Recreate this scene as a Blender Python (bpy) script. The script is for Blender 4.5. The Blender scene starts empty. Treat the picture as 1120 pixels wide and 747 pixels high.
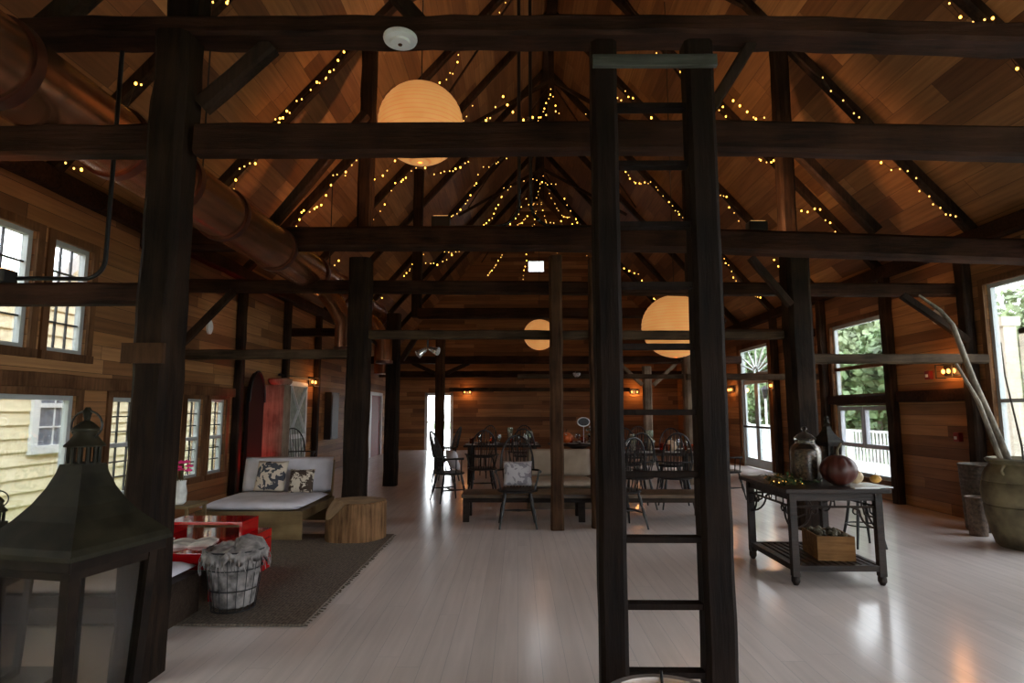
import bpy, bmesh, math, random
from mathutils import Vector, Matrix, noise, Euler
random.seed(7)
C = bpy.context.scene.collection
PI = math.pi
R = math.radians
V = Vector

# ------------------------------------------------------------------ materials
def newmat(name):
    m = bpy.data.materials.new(name); m.use_nodes = True
    nt = m.node_tree; b = nt.nodes['Principled BSDF']
    return m, nt, b
def N(nt, t, **k):
    n = nt.nodes.new(t)
    for a, v in k.items(): setattr(n, a, v)
    return n
def L(nt, a, b): nt.links.new(a, b)
def ramp(nt, fac, stops):
    r = N(nt, 'ShaderNodeValToRGB')
    e = r.color_ramp.elements
    while len(e) < len(stops): e.new(0.5)
    for i, (p, c) in enumerate(stops):
        e[i].position = p; e[i].color = (*c, 1)
    L(nt, fac, r.inputs['Fac'])
    return r.outputs['Color']
def math_(nt, op, a, b=None):
    n = N(nt, 'ShaderNodeMath', operation=op)
    for i, v in enumerate((a, b)):
        if v is None: continue
        if isinstance(v, (int, float)): n.inputs[i].default_value = v
        else: L(nt, v, n.inputs[i])
    return n.outputs[0]
def mix(nt, fac, a, b, mode='MIX'):
    n = N(nt, 'ShaderNodeMix', data_type='RGBA', blend_type=mode)
    for s, v in ((n.inputs['Factor'], fac), (n.inputs[6], a), (n.inputs[7], b)):
        if isinstance(v, (int, float)): s.default_value = v
        elif isinstance(v, tuple): s.default_value = (*v, 1)
        else: L(nt, v, s)
    return n.outputs[2]

def plain(name, col, rough=.6, metal=0, noise_amt=.15, scale=12, bump=0.0, **kw):
    m, nt, b = newmat(name)
    tc = N(nt, 'ShaderNodeTexCoord'); nz = N(nt, 'ShaderNodeTexNoise')
    nz.inputs['Scale'].default_value = scale; nz.inputs['Detail'].default_value = 4
    L(nt, tc.outputs['Object'], nz.inputs['Vector'])
    lo = tuple(max(0, c*(1-noise_amt*1.6)) for c in col); hi = tuple(min(1, c*(1+noise_amt*1.6)) for c in col)
    L(nt, ramp(nt, nz.outputs['Fac'], [(.3, lo), (.7, hi)]), b.inputs['Base Color'])
    b.inputs['Roughness'].default_value = rough; b.inputs['Metallic'].default_value = metal
    if bump:
        bp = N(nt, 'ShaderNodeBump'); bp.inputs['Strength'].default_value = bump; bp.inputs['Distance'].default_value = .01
        L(nt, nz.outputs['Fac'], bp.inputs['Height']); L(nt, bp.outputs[0], b.inputs['Normal'])
    for k, v in kw.items(): b.inputs[k.replace('_', ' ')].default_value = v
    return m

def timber(name, dark, light, axis='Z', rough=.75, patch=None, grain=28, spec=.12):
    """old sawn timber: grain stretched along one axis, wear patches and knots"""
    m, nt, b = newmat(name)
    tc = N(nt, 'ShaderNodeTexCoord'); mp = N(nt, 'ShaderNodeMapping')
    L(nt, tc.outputs['Object'], mp.inputs['Vector'])
    s = [grain]*3; s['XYZ'.index(axis)] = grain*.07
    mp.inputs['Scale'].default_value = s
    nz = N(nt, 'ShaderNodeTexNoise'); nz.inputs['Scale'].default_value = 1; nz.inputs['Detail'].default_value = 6; nz.inputs['Roughness'].default_value = .7
    L(nt, mp.outputs[0], nz.inputs['Vector'])
    n2 = N(nt, 'ShaderNodeTexNoise'); n2.inputs['Scale'].default_value = 2.3; n2.inputs['Detail'].default_value = 5
    L(nt, tc.outputs['Object'], n2.inputs['Vector'])
    c = ramp(nt, nz.outputs['Fac'], [(.38, dark), (.64, light)])
    c = mix(nt, .45, c, ramp(nt, n2.outputs['Fac'], [(.42, tuple(x*.4 for x in dark)), (.62, patch or light)]))
    L(nt, c, b.inputs['Base Color']); b.inputs['Roughness'].default_value = rough; b.inputs['Specular IOR Level'].default_value = spec
    bp = N(nt, 'ShaderNodeBump'); bp.inputs['Strength'].default_value = .8; bp.inputs['Distance'].default_value = .008
    L(nt, nz.outputs['Fac'], bp.inputs['Height']); L(nt, bp.outputs[0], b.inputs['Normal'])
    return m

def planks(name, cols, w=.16, ln=2.2, rough=.6, gap=.03, gapcol=(.01, .006, .004), var=1.0, grain=.35, bumpd=.004, spec=.5, coat=0):
    """boards: object X runs along the boards, object Y across them"""
    m, nt, b = newmat(name)
    tc = N(nt, 'ShaderNodeTexCoord'); sx = N(nt, 'ShaderNodeSeparateXYZ'); L(nt, tc.outputs['Object'], sx.inputs[0])
    v = math_(nt, 'DIVIDE', sx.outputs['Y'], w)
    row = math_(nt, 'FLOOR', v); fv = math_(nt, 'FRACT', v)
    wn = N(nt, 'ShaderNodeTexWhiteNoise', noise_dimensions='1D'); L(nt, row, wn.inputs['W'])
    u = math_(nt, 'ADD', math_(nt, 'DIVIDE', sx.outputs['X'], ln), math_(nt, 'MULTIPLY', wn.outputs['Value'], 7.3))
    col = math_(nt, 'FLOOR', u); fu = math_(nt, 'FRACT', u)
    cb = N(nt, 'ShaderNodeCombineXYZ'); L(nt, row, cb.inputs[0]); L(nt, col, cb.inputs[1])
    w2 = N(nt, 'ShaderNodeTexWhiteNoise', noise_dimensions='3D'); L(nt, cb.outputs[0], w2.inputs['Vector'])
    k = len(cols)
    base = ramp(nt, w2.outputs['Value'], [((i+.5)/k, c) for i, c in enumerate(cols)])
    mp = N(nt, 'ShaderNodeMapping'); mp.inputs['Scale'].default_value = (1.2, 22, 22); L(nt, tc.outputs['Object'], mp.inputs['Vector'])
    L(nt, w2.outputs['Color'], mp.inputs['Location'])
    nz = N(nt, 'ShaderNodeTexNoise'); nz.inputs['Scale'].default_value = 1; nz.inputs['Detail'].default_value = 5
    L(nt, mp.outputs[0], nz.inputs['Vector'])
    g = ramp(nt, nz.outputs['Fac'], [(.3, (1-grain,)*3), (.7, (1+grain*.3,)*3)])
    c = mix(nt, 1.0, base, g, 'MULTIPLY')
    n3 = N(nt, 'ShaderNodeTexNoise'); n3.inputs['Scale'].default_value = 1.1; n3.inputs['Detail'].default_value = 3; L(nt, tc.outputs['Object'], n3.inputs['Vector'])
    c = mix(nt, .5*var, c, ramp(nt, n3.outputs['Fac'], [(.35, tuple(x*.55 for x in cols[0])), (.65, cols[-1])]))
    e1 = math_(nt, 'LESS_THAN', fv, gap); e2 = math_(nt, 'LESS_THAN', fu, gap*w/ln)
    e = math_(nt, 'MAXIMUM', e1, e2)
    c = mix(nt, e, c, gapcol)
    L(nt, c, b.inputs['Base Color']); b.inputs['Roughness'].default_value = rough
    b.inputs['Specular IOR Level'].default_value = spec
    if coat: b.inputs['Coat Weight'].default_value = coat; b.inputs['Coat Roughness'].default_value = .12
    bp = N(nt, 'ShaderNodeBump'); bp.inputs['Strength'].default_value = .5; bp.inputs['Distance'].default_value = bumpd
    h = math_(nt, 'SUBTRACT', math_(nt, 'MULTIPLY', nz.outputs['Fac'], .3), e)
    tl = math_(nt, 'ADD', h, math_(nt, 'MULTIPLY', w2.outputs['Value'], .5))
    L(nt, tl, bp.inputs['Height']); L(nt, bp.outputs[0], b.inputs['Normal'])
    return m

def emit(name, col, s):
    m, nt, b = newmat(name)
    b.inputs['Base Color'].default_value = (*col, 1); b.inputs['Emission Color'].default_value = (*col, 1); b.inputs['Emission Strength'].default_value = s
    return m
def glassy(name, tint=(1, 1, 1), refl=.08, rough=.02):
    m = bpy.data.materials.new(name); m.use_nodes = True; nt = m.node_tree
    nt.nodes.remove(nt.nodes['Principled BSDF']); o = nt.nodes['Material Output']
    t = N(nt, 'ShaderNodeBsdfTransparent'); t.inputs[0].default_value = (*tint, 1)
    g = N(nt, 'ShaderNodeBsdfGlossy'); g.inputs['Roughness'].default_value = rough
    f = N(nt, 'ShaderNodeLayerWeight'); f.inputs['Blend'].default_value = .25
    fm = math_(nt, 'ADD', math_(nt, 'MULTIPLY', f.outputs['Fresnel'], .5), refl)
    mx = N(nt, 'ShaderNodeMixShader'); L(nt, fm, mx.inputs[0]); L(nt, t.outputs[0], mx.inputs[1]); L(nt, g.outputs[0], mx.inputs[2])
    L(nt, mx.outputs[0], o.inputs['Surface'])
    return m

M = {}
M['roof'] = planks('roof_boards', spec=.25, cols=[(0.1216, 0.05498, 0.02312), (0.2618, 0.1292, 0.051), (0.159, 0.06831, 0.02856), (0.3927, 0.2082, 0.08496), (0.2057, 0.09829, 0.03808), (0.3086, 0.1499, 0.05576)], w=.29, ln=1.5, rough=.6, var=.2, grain=.35, gap=.018, gapcol=(0.04675, 0.02166, 0.00884))
M['wall'] = planks('wall_boards', [(0.1577, 0.07154, 0.02941), (0.3339, 0.1555, 0.06177), (0.51, 0.2644, 0.1118), (0.2318, 0.1049, 0.04118), (0.3895, 0.1867, 0.07059)], w=.15, ln=2.4, rough=.55, var=.3, spec=.3)
M['floor'] = planks('painted_floor_boards', [(0.7566, 0.6713, 0.6188), (0.8148, 0.7252, 0.6732), (0.7857, 0.6958, 0.6435)], w=.135, ln=3.6, rough=.18, gap=.014, gapcol=(0.4462, 0.4214, 0.4158), var=.25, grain=.1, bumpd=.0025)
M['deck'] = planks('deck_boards', [(.62, .60, .56), (.7, .68, .63)], w=.14, ln=4, rough=.5, gapcol=(.2, .2, .2), var=.2, grain=.12)
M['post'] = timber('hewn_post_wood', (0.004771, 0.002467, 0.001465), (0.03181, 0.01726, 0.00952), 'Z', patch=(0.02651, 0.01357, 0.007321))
M['beam'] = timber('hewn_beam_wood', (0.01364, 0.00558, 0.0031), (0.0651, 0.0279, 0.01612), 'X', patch=(0.0527, 0.02232, 0.0124))
M['ladderwood'] = timber('ladder_wood', (0.004005, 0.002108, 0.001581), (0.01802, 0.009273, 0.005534), 'Z')
M['railwood'] = timber('rail_wood', (0.0248, 0.01488, 0.00868), (0.093, 0.0589, 0.0341), 'X')
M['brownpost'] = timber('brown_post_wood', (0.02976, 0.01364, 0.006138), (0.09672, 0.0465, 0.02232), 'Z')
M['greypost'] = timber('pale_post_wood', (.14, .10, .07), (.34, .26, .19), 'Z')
M['greyplank'] = timber('grey_plank_wood', (0.0434, 0.0465, 0.0403), (0.1054, 0.1116, 0.0961), 'X')
M['rafter'] = timber('rafter_wood', (0.0124, 0.00744, 0.00496), (0.0496, 0.0279, 0.01736), 'Z')
M['trimwood'] = timber('window_trim_wood', (0.0864, 0.0396, 0.018), (0.1872, 0.0936, 0.0432), 'Z')
M['ply'] = timber('plywood_frame', (0.144, 0.0936, 0.0432), (0.2592, 0.18, 0.0864), 'X', rough=.5, grain=9)
M['stump'] = timber('stump_bark_wood', (0.05832, 0.02657, 0.0108), (0.324, 0.183, 0.0864), 'Z', rough=.8, patch=(0.2203, 0.1122, 0.0486), grain=20)
M['stumptop'] = plain('stump_end_grain', (0.2873, 0.1879, 0.1004), .7, scale=6, noise_amt=.25)
M['tablewood'] = timber('console_wood', (0.00864, 0.00504, 0.0036), (0.03024, 0.01656, 0.01008), 'X', rough=.45, spec=.25)
M['benchwood'] = timber('bench_wood', (0.0504, 0.03024, 0.01584), (0.1584, 0.1008, 0.054), 'X', rough=.4, spec=.35)
M['darkwood'] = timber('dark_bench_wood', (0.01296, 0.00792, 0.00576), (0.0432, 0.0288, 0.02016), 'X', rough=.5)
M['black'] = plain('black_paint', (0.00576, 0.00576, 0.00576), .45)
M['blackmetal'] = plain('black_metal', (.012, .012, .012), .45, 0.3)
M['lanternmetal'] = plain('aged_lantern_metal', (0.01584, 0.01368, 0.00792), .6, 0, noise_amt=.4, scale=9, Specular_IOR_Level=.12)
M['lanternbody'] = plain('rusty_lantern_frame', (0.01008, 0.00576, 0.0036), .6, 0, noise_amt=.4, Specular_IOR_Level=.12)
M['copper'] = plain('brown_duct_metal', (.27, .115, .06), .24, .75, noise_amt=.2, scale=3)
M['ductring'] = plain('duct_joint_metal', (.09, .03, .018), .4, .5)
M['white'] = plain('white_paint', (.72, .74, .74), .45, noise_amt=.04)
M['winwhite'] = plain('window_vinyl', (0.396, 0.432, 0.432), .4, noise_amt=.05)
M['mint'] = plain('pale_green_door_paint', (0.3024, 0.3384, 0.3024), .6, noise_amt=.15)
M['muntin'] = plain('dark_muntin', (.03, .03, .032), .5)
M['siding'] = plain('yellow_clapboard_paint', (.82, .74, .50), .6, noise_amt=.04)
M['cream'] = plain('cream_trim_paint', (.75, .72, .60), .5, noise_amt=.05)
M['greywall'] = plain('grey_panel', (.42, .43, .46), .6, noise_amt=.05)
M['cushion'] = plain('white_canvas', (.58, .56, .60), .9, noise_amt=.08, scale=5, bump=.3)
M['beige'] = plain('beige_canvas', (0.36, 0.288, 0.216), .9, noise_amt=.1, scale=5, bump=.3)
M['red'] = plain('red_lacquer', (0.372, 0.0048, 0.0072), .08, noise_amt=.05, Coat_Weight=.6)
M['silver'] = plain('silver_metal', (.7, .7, .7), .22, .9)
M['pillowink'] = None
M['urn'] = plain('mossy_urn_clay', (0.1224, 0.1008, 0.054), .8, noise_amt=.45, scale=5, bump=.6)
M['basket'] = plain('dark_wicker', (0.072, 0.054, 0.0396), .6, noise_amt=.3, scale=30, bump=.5)
M['basketlite'] = plain('brown_wicker', (0.144, 0.1008, 0.072), .55, noise_amt=.3, scale=30, bump=.5)
M['birch'] = timber('pale_branch_bark', (0.1008, 0.0864, 0.0648), (0.3024, 0.2592, 0.2016), 'Z')
M['twig'] = plain('dark_twig_bark', (.05, .045, .03), .8)
M['wire'] = plain('dark_wire', (.02, .02, .022), .5, .4)
M['cloth'] = plain('grey_fringed_cloth', (0.216, 0.198, 0.1872), .95, noise_amt=.45, scale=14, bump=.8)
M['trug'] = timber('trug_wood', (0.1152, 0.0504, 0.0144), (0.288, 0.144, 0.0504), 'X', rough=.6)
M['pumpkin'] = plain('dark_pumpkin_skin', (.07, .017, .011), .45, noise_amt=.3, scale=5)
M['orange'] = plain('orange_pumpkin_skin', (.62, .13, .02), .4, noise_amt=.2)
M['whitepumpkin'] = plain('cream_pumpkin_skin', (.72, .55, .36), .5)
M['gourd'] = plain('yellow_gourd_skin', (.62, .34, .07), .45, noise_amt=.25)
M['gourdpale'] = plain('pale_gourd_skin', (.62, .47, .28), .5, noise_amt=.2)
M['stem'] = plain('pumpkin_stem', (.10, .08, .045), .8)
M['leaf'] = plain('dark_green_leaf', (.035, .07, .022), .5, noise_amt=.5)
M['leafyellow'] = plain('autumn_leaf', (.30, .17, .03), .5, noise_amt=.4)
M['tree'] = plain('tree_foliage', (0.1584, 0.2304, 0.108), .7, noise_amt=.5, scale=1.2)
M['tree2'] = plain('pale_tree_foliage', (0.2592, 0.3168, 0.1728), .7, noise_amt=.5, scale=1.2)
M['bark'] = plain('tree_bark', (.10, .08, .06), .9, noise_amt=.3)
M['patio'] = plain('pale_concrete', (.6, .58, .55), .8, noise_amt=.06)
M['grass'] = plain('lawn', (.16, .22, .09), .9, noise_amt=.3, scale=2)
M['pink'] = plain('pink_petal', (.85, .03, .22), .6)
M['vase'] = plain('white_glazed_vase', (.62, .64, .60), .25)
M['jar'] = glassy('jar_glass', (.66, .62, .57), .035, .3)
M['corks'] = plain('jar_fill', (.34, .25, .18), .9, noise_amt=.6, scale=40, bump=.8)
M['glass'] = glassy('clear_window_glass', (.97, .98, .98), .02)
M['lampglass'] = glassy('lantern_glass', (.62, .57, .5), .03, .2)
M['tumbler'] = glassy('clear_goblet_glass', (.8, .8, .8), .12)
M['amber'] = glassy('amber_goblet_glass', (.8, .35, .12), .12)
M['candle'] = plain('cream_candle_wax', (.72, .60, .42), .5)
M['plate'] = plain('white_plate', (.75, .75, .74), .25)
M['paper'] = plain('book_paper', (.62, .55, .50), .5, noise_amt=.5, scale=7)
M['rope'] = plain('grey_green_canvas', (.2, .22, .18), .9)
M['redsign'] = plain('red_alarm_plastic', (.2, .012, .01), .5)
M['redpaint'] = plain('dark_red_door', (.22, .02, .018), .5)
M['bulb'] = emit('fairy_bulb', (1, .46, .05), 8)
M['bulbdim'] = emit('fairy_bulb_small', (1, .50, .10), 3.2)
M['sconcebulb'] = emit('sconce_filament_bulb', (1, .36, .07), 5)
M['redled'] = emit('red_lamp_face', (1, .01, .005), 14)
M['warmled'] = emit('warm_lamp_face', (1, .5, .15), 1)

def paper():
    m, nt, b = newmat('glowing_paper')
    tc = N(nt, 'ShaderNodeTexCoord'); sx = N(nt, 'ShaderNodeSeparateXYZ'); L(nt, tc.outputs['Object'], sx.inputs[0])
    z = math_(nt, 'FRACT', math_(nt, 'MULTIPLY', sx.outputs['Z'], 22))
    rib = math_(nt, 'LESS_THAN', z, .14)
    wv = N(nt, 'ShaderNodeTexNoise'); wv.inputs['Scale'].default_value = 5; L(nt, tc.outputs['Object'], wv.inputs['Vector'])
    c = mix(nt, rib, (1, .44, .13), (.62, .24, .06))
    c = mix(nt, .4, c, ramp(nt, wv.outputs['Fac'], [(.3, (.85, .34, .09)), (.7, (1, .50, .17))]))
    L(nt, c, b.inputs['Base Color']); L(nt, c, b.inputs['Emission Color']); b.inputs['Emission Strength'].default_value = .36
    return m
M['paperlamp'] = paper()
def inkprint(name, scale, thr, ground=(.60, .52, .42), ink=(.05, .055, .07)):
    m, nt, b = newmat(name)
    tc = N(nt, 'ShaderNodeTexCoord')
    n1 = N(nt, 'ShaderNodeTexNoise'); n1.inputs['Scale'].default_value = scale; n1.inputs['Detail'].default_value = 3; n1.inputs['Distortion'].default_value = 1.2
    L(nt, tc.outputs['Object'], n1.inputs['Vector'])
    n2 = N(nt, 'ShaderNodeTexNoise'); n2.inputs['Scale'].default_value = 40; L(nt, tc.outputs['Object'], n2.inputs['Vector'])
    # the print sits in the middle of the cover
    ln = N(nt, 'ShaderNodeVectorMath', operation='LENGTH'); L(nt, tc.outputs['Object'], ln.inputs[0])
    lim = math_(nt, 'LESS_THAN', ln.outputs['Value'], .19)
    f = math_(nt, 'MULTIPLY', math_(nt, 'GREATER_THAN', math_(nt, 'ADD', n1.outputs['Fac'], math_(nt, 'MULTIPLY', n2.outputs['Fac'], .15)), thr), lim)
    L(nt, mix(nt, f, ground, ink), b.inputs['Base Color']); b.inputs['Roughness'].default_value = .9
    return m
M['printbig'] = inkprint('photo_print_cover', 8, .56)
M['printsmall'] = inkprint('ink_print_cover', 14, .57, (.55, .48, .38), (.05, .03, .02))
M['printgrey'] = inkprint('grey_print_cover', 9, .6, (.50, .48, .50), (.25, .23, .26))
def rugmat():
    m, nt, b = newmat('woven_jute')
    tc = N(nt, 'ShaderNodeTexCoord'); 
    w1 = N(nt, 'ShaderNodeTexWave', bands_direction='X'); w1.inputs['Scale'].default_value = 14; w1.inputs['Distortion'].default_value = 3
    n1 = N(nt, 'ShaderNodeTexNoise'); n1.inputs['Scale'].default_value = 45
    for n in (w1, n1): L(nt, tc.outputs['Object'], n.inputs['Vector'])
    c = mix(nt, .5, ramp(nt, w1.outputs['Fac'], [(.2, (.055, .04, .028)), (.8, (.15, .112, .08))]), ramp(nt, n1.outputs['Fac'], [(.35, (.06, .045, .033)), (.65, (.22, .175, .13))]))
    L(nt, c, b.inputs['Base Color']); b.inputs['Roughness'].default_value = .95
    bp = N(nt, 'ShaderNodeBump'); bp.inputs['Strength'].default_value = .7; bp.inputs['Distance'].default_value = .01
    L(nt, n1.outputs['Fac'], bp.inputs['Height']); L(nt, bp.outputs[0], b.inputs['Normal'])
    return m
M['rug'] = rugmat()

# ------------------------------------------------------------------ mesh helpers
class MB:
    def __init__(s): s.bm = bmesh.new()
    def box(s, lo, hi, mt=None):
        c = [(a+b)/2 for a, b in zip(lo, hi)]; d = [abs(b-a) for a, b in zip(lo, hi)]
        m = Matrix.Translation(c) @ Matrix.Diagonal((*d, 1))
        if mt is not None: m = mt @ m
        bmesh.ops.create_cube(s.bm, size=1, matrix=m); return s
    def bar(s, p, q, w, d=None, up=(0, 0, 1)):
        """box bar from p to q, w across, d in the other direction"""
        p, q = V(p), V(q); d = d or w
        z = (q-p).normalized(); u = V(up)
        if abs(z.dot(u)) > .98: u = V((0, 1, 0))
        x = z.cross(u).normalized(); y = z.cross(x)
        m = Matrix.Translation((p+q)/2) @ Matrix((x, y, z)).transposed().to_4x4() @ Matrix.Diagonal((w, d, (q-p).length, 1))
        bmesh.ops.create_cube(s.bm, size=1, matrix=m); return s
    def tube(s, pts, r, seg=8, closed=False, cap=True):
        pts = [V(p) for p in pts]; n = len(pts)
        rs = r if isinstance(r, (list, tuple)) else [r]*n
        rings = []; prev = None
        for i, p in enumerate(pts):
            if closed: t = pts[(i+1) % n]-pts[i-1]
            else: t = pts[min(i+1, n-1)]-pts[max(i-1, 0)]
            t.normalize()
            if prev is None:
                u = V((0, 0, 1)) if abs(t.z) < .9 else V((0, 1, 0))
                x = t.cross(u).normalized()
            else:
                x = (prev-t*prev.dot(t)).normalized()
            prev = x; y = t.cross(x)
            rings.append([s.bm.verts.new(p+(x*math.cos(a)+y*math.sin(a))*rs[i]) for a in [2*PI*k/seg for k in range(seg)]])
        for i in range(n if closed else n-1):
            a, b = rings[i], rings[(i+1) % n]
            for k in range(seg): s.bm.faces.new((a[k], a[(k+1) % seg], b[(k+1) % seg], b[k]))
        if cap and not closed:
            s.bm.faces.new(rings[0][::-1]); s.bm.faces.new(rings[-1])
        return s
    def lathe(s, prof, seg=24, c=(0, 0, 0), cap=True, fn=None):
        c = V(c); rings = []
        for r, z in prof:
            ring = []
            for k in range(seg):
                a = 2*PI*k/seg; rr = r*(fn(a, z) if fn else 1)
                ring.append(s.bm.verts.new(c+V((rr*math.cos(a), rr*math.sin(a), z))))
            rings.append(ring)
        for a, b in zip(rings, rings[1:]):
            for k in range(seg): s.bm.faces.new((a[k], a[(k+1) % seg], b[(k+1) % seg], b[k]))
        if cap:
            s.bm.faces.new(rings[0][::-1]); s.bm.faces.new(rings[-1])
        return s
    def ball(s, c, r, sc=(1, 1, 1), sub=2):
        bmesh.ops.create_icosphere(s.bm, subdivisions=sub, radius=r, matrix=Matrix.Translation(c) @ Matrix.Diagonal((*sc, 1))); return s
    def poly(s, pts, ext):
        """flat polygon extruded by a vector"""
        ext = V(ext); a = [s.bm.verts.new(V(p)) for p in pts]; b = [s.bm.verts.new(V(p)+ext) for p in pts]
        s.bm.faces.new(a); s.bm.faces.new(b[::-1]); n = len(a)
        for i in range(n): s.bm.faces.new((a[i], b[i], b[(i+1) % n], a[(i+1) % n]))
        return s
    def quad(s, a, b, c, d): s.bm.faces.new([s.bm.verts.new(V(p)) for p in (a, b, c, d)]); return s
    def build(s, name, mat, parent=None, smooth=False, bevel=0, mtx=None):
        bmesh.ops.recalc_face_normals(s.bm, faces=s.bm.faces)
        if bevel: bmesh.ops.bevel(s.bm, geom=list(s.bm.edges), offset=bevel, segments=2, affect='EDGES', profile=.6)
        me = bpy.data.meshes.new(name); s.bm.to_mesh(me); s.bm.free()
        if smooth:
            me.shade_smooth()
            try: me.set_sharp_from_angle(angle=R(40))
            except Exception: pass
        o = bpy.data.objects.new(name, me); C.objects.link(o)
        me.materials.append(M[mat] if isinstance(mat, str) else mat)
        if parent: o.parent = parent
        if mtx is not None: o.matrix_basis = (parent.matrix_basis.inverted() @ mtx) if parent else mtx
        return o

def tag(o, label=None, cat=None, group=None, kind=None):
    if label: o['label'] = label
    if cat: o['category'] = cat
    if group: o['group'] = group
    if kind: o['kind'] = kind
    return o
def thing(name, label, cat, loc=(0, 0, 0), rz=0, group=None):
    o = bpy.data.objects.new(name, None); C.objects.link(o); o.empty_display_size = .1
    o.location = loc; o.rotation_euler = (0, 0, rz)
    return tag(o, label, cat, group)
def copy_tree(o, parent=None):
    c = o.copy(); C.objects.link(c); c.parent = parent
    for ch in list(o.children):
        copy_tree(ch, c)
    return c
def place(proto, used, label, loc, rz=0, group=None, scale=None):
    o = proto if not used else copy_tree(proto)
    o['label'] = label; o.location = loc; o.rotation_euler = (0, 0, rz)
    if group: o['group'] = group
    if scale: o.scale = (scale,)*3
    return o
def frame(origin, x, y):
    x, y = V(x).normalized(), V(y).normalized(); z = x.cross(y)
    return Matrix.Translation(origin) @ Matrix((x, y, z)).transposed().to_4x4()

# rough-hewn timber: path of points, rectangular section, subdivided and slightly uneven
def timber_mesh(name, pts, w, d, mat, label=None, cat=None, parent=None, amp=.008, step=.14, group=None, cham=.16, kind=None):
    """w: size in the horizontal direction across, d: the other"""
    pts = [V(p) for p in pts]; o0 = sum(pts, V())/len(pts)
    bm = bmesh.new(); sd = random.random()*50
    path = []
    for a, b in zip(pts, pts[1:]):
        n = max(1, int((b-a).length/step))
        for i in range(n): path.append(a.lerp(b, i/n))
    path.append(pts[-1])
    t0 = (pts[-1]-pts[0]).normalized()
    up = V((0, 0, 1)) if abs(t0.z) < .9 else V((0, 1, 0))
    x = t0.cross(up).normalized(); y = x.cross(t0).normalized()
    c = min(w, d)*cham
    sec = [(-w/2+c, -d/2), (0, -d/2), (w/2-c, -d/2), (w/2, -d/2+c), (w/2, 0), (w/2, d/2-c), (w/2-c, d/2), (0, d/2), (-w/2+c, d/2), (-w/2, d/2-c), (-w/2, 0), (-w/2, -d/2+c)]
    rings = []
    for p in path:
        ring = []
        for (u, v) in sec:
            q = p+x*u+y*v
            off = noise.noise_vector(q*3.1+V((sd, 0, 0)))*amp*1.4+noise.noise_vector(q*11+V((0, sd, 0)))*amp*.6
            off -= t0*off.dot(t0)
            ring.append(bm.verts.new(q+off-o0))
        rings.append(ring)
    k = len(sec)
    for a, b in zip(rings, rings[1:]):
        for i in range(k): bm.faces.new((a[i], a[(i+1) % k], b[(i+1) % k], b[i]))
    bm.faces.new(rings[0][::-1]); bm.faces.new(rings[-1])
    bmesh.ops.recalc_face_normals(bm, faces=bm.faces)
    me = bpy.data.meshes.new(name); bm.to_mesh(me); bm.free()
    o = bpy.data.objects.new(name, me); C.objects.link(o); me.materials.append(M[mat]); o.location = o0
    if parent: o.parent = parent
    if label or kind: tag(o, label, cat, group, kind)
    return o

# ------------------------------------------------------------------ building shell
XL, XR, YB, YF, EZ = -4.5, 5.9, 22.2, -3.6, 3.72
RX = (XL+XR)/2; PITCH = 1.15; RZ = EZ+(XR-RX)*PITCH
def wall(name, mtx, W, H, holes, mat='wall', t=.14, extra=None):
    """local x along, y up, thickness towards -z (outside); holes = (u0, v0, u1, v1)"""
    us = sorted({0, W, *[h[0] for h in holes], *[h[2] for h in holes]}); vs = sorted({0, H, *[h[1] for h in holes], *[h[3] for h in holes]})
    m = MB()
    for a, b in zip(us, us[1:]):
        run = None
        for c, d in zip(vs, vs[1:]):
            cu, cv = (a+b)/2, (c+d)/2
            hole = any(h[0] < cu < h[2] and h[1] < cv < h[3] for h in holes)
            if not hole:
                if run is None: run = [c, d]
                else: run[1] = d
            if hole or d == vs[-1]:
                if run: m.box((a, run[0], -t), (b, run[1], 0))
                run = None
    if extra: extra(m)
    return tag(m.build(name, mat, mtx=mtx), kind='structure')

# floor: object X along boards (world Y)
fl = MB().box((YF-.2, -6.1, -.12), (YB+.2, 4.7, 0)).build('floor', 'floor', mtx=frame((0, 0, 0), (0, 1, 0), (-1, 0, 0)))
tag(fl, kind='structure')
# right wall: local x = +Y world, y = up, normal = x cross y = (1,0,0): inside face must look -X, so run x = -Y
RWM = frame((XR, YB, 0), (0, -1, 0), (0, 0, 1))
def rh(y0, z0, y1, z1): return (YB-y1, z0, YB-y0, z1)
R_DOOR = (14.12, 0.0, 15.95, 3.02)
R_WIN = (9.62, 0.30, 11.25, 2.97)
R_BIG = (5.05, .35, 7.5, 2.99)
R_BIG2 = (-2.6, .35, 3.0, 2.99)
wall('wall_right', RWM, YB-YF, EZ, [rh(*R_DOOR), rh(*R_WIN), rh(*R_BIG), rh(*R_BIG2)])
LWM = frame((XL, YF, 0), (0, 1, 0), (0, 0, 1))
def lh(y0, z0, y1, z1): return (y0-YF, z0, y1-YF, z1)
L_UP = [(4.62, 1.97, 5.42, 3.08), (5.62, 1.97, 6.16, 3.08)]
L_LOW = [(3.6, .35, 6.1, 1.56), (6.62, .44, 7.3, 1.56), (8.13, .49, 8.58, 1.575), (8.76, .49, 9.26, 1.58)]
L_FAR = (17.45, 0, 19.9, 2.0)
L_BACK = (-2.8, .5, 2.4, 2.6)
wall('wall_left', LWM, YB-YF, EZ, [lh(*a) for a in L_UP+L_LOW+[L_FAR, L_BACK]])
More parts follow.
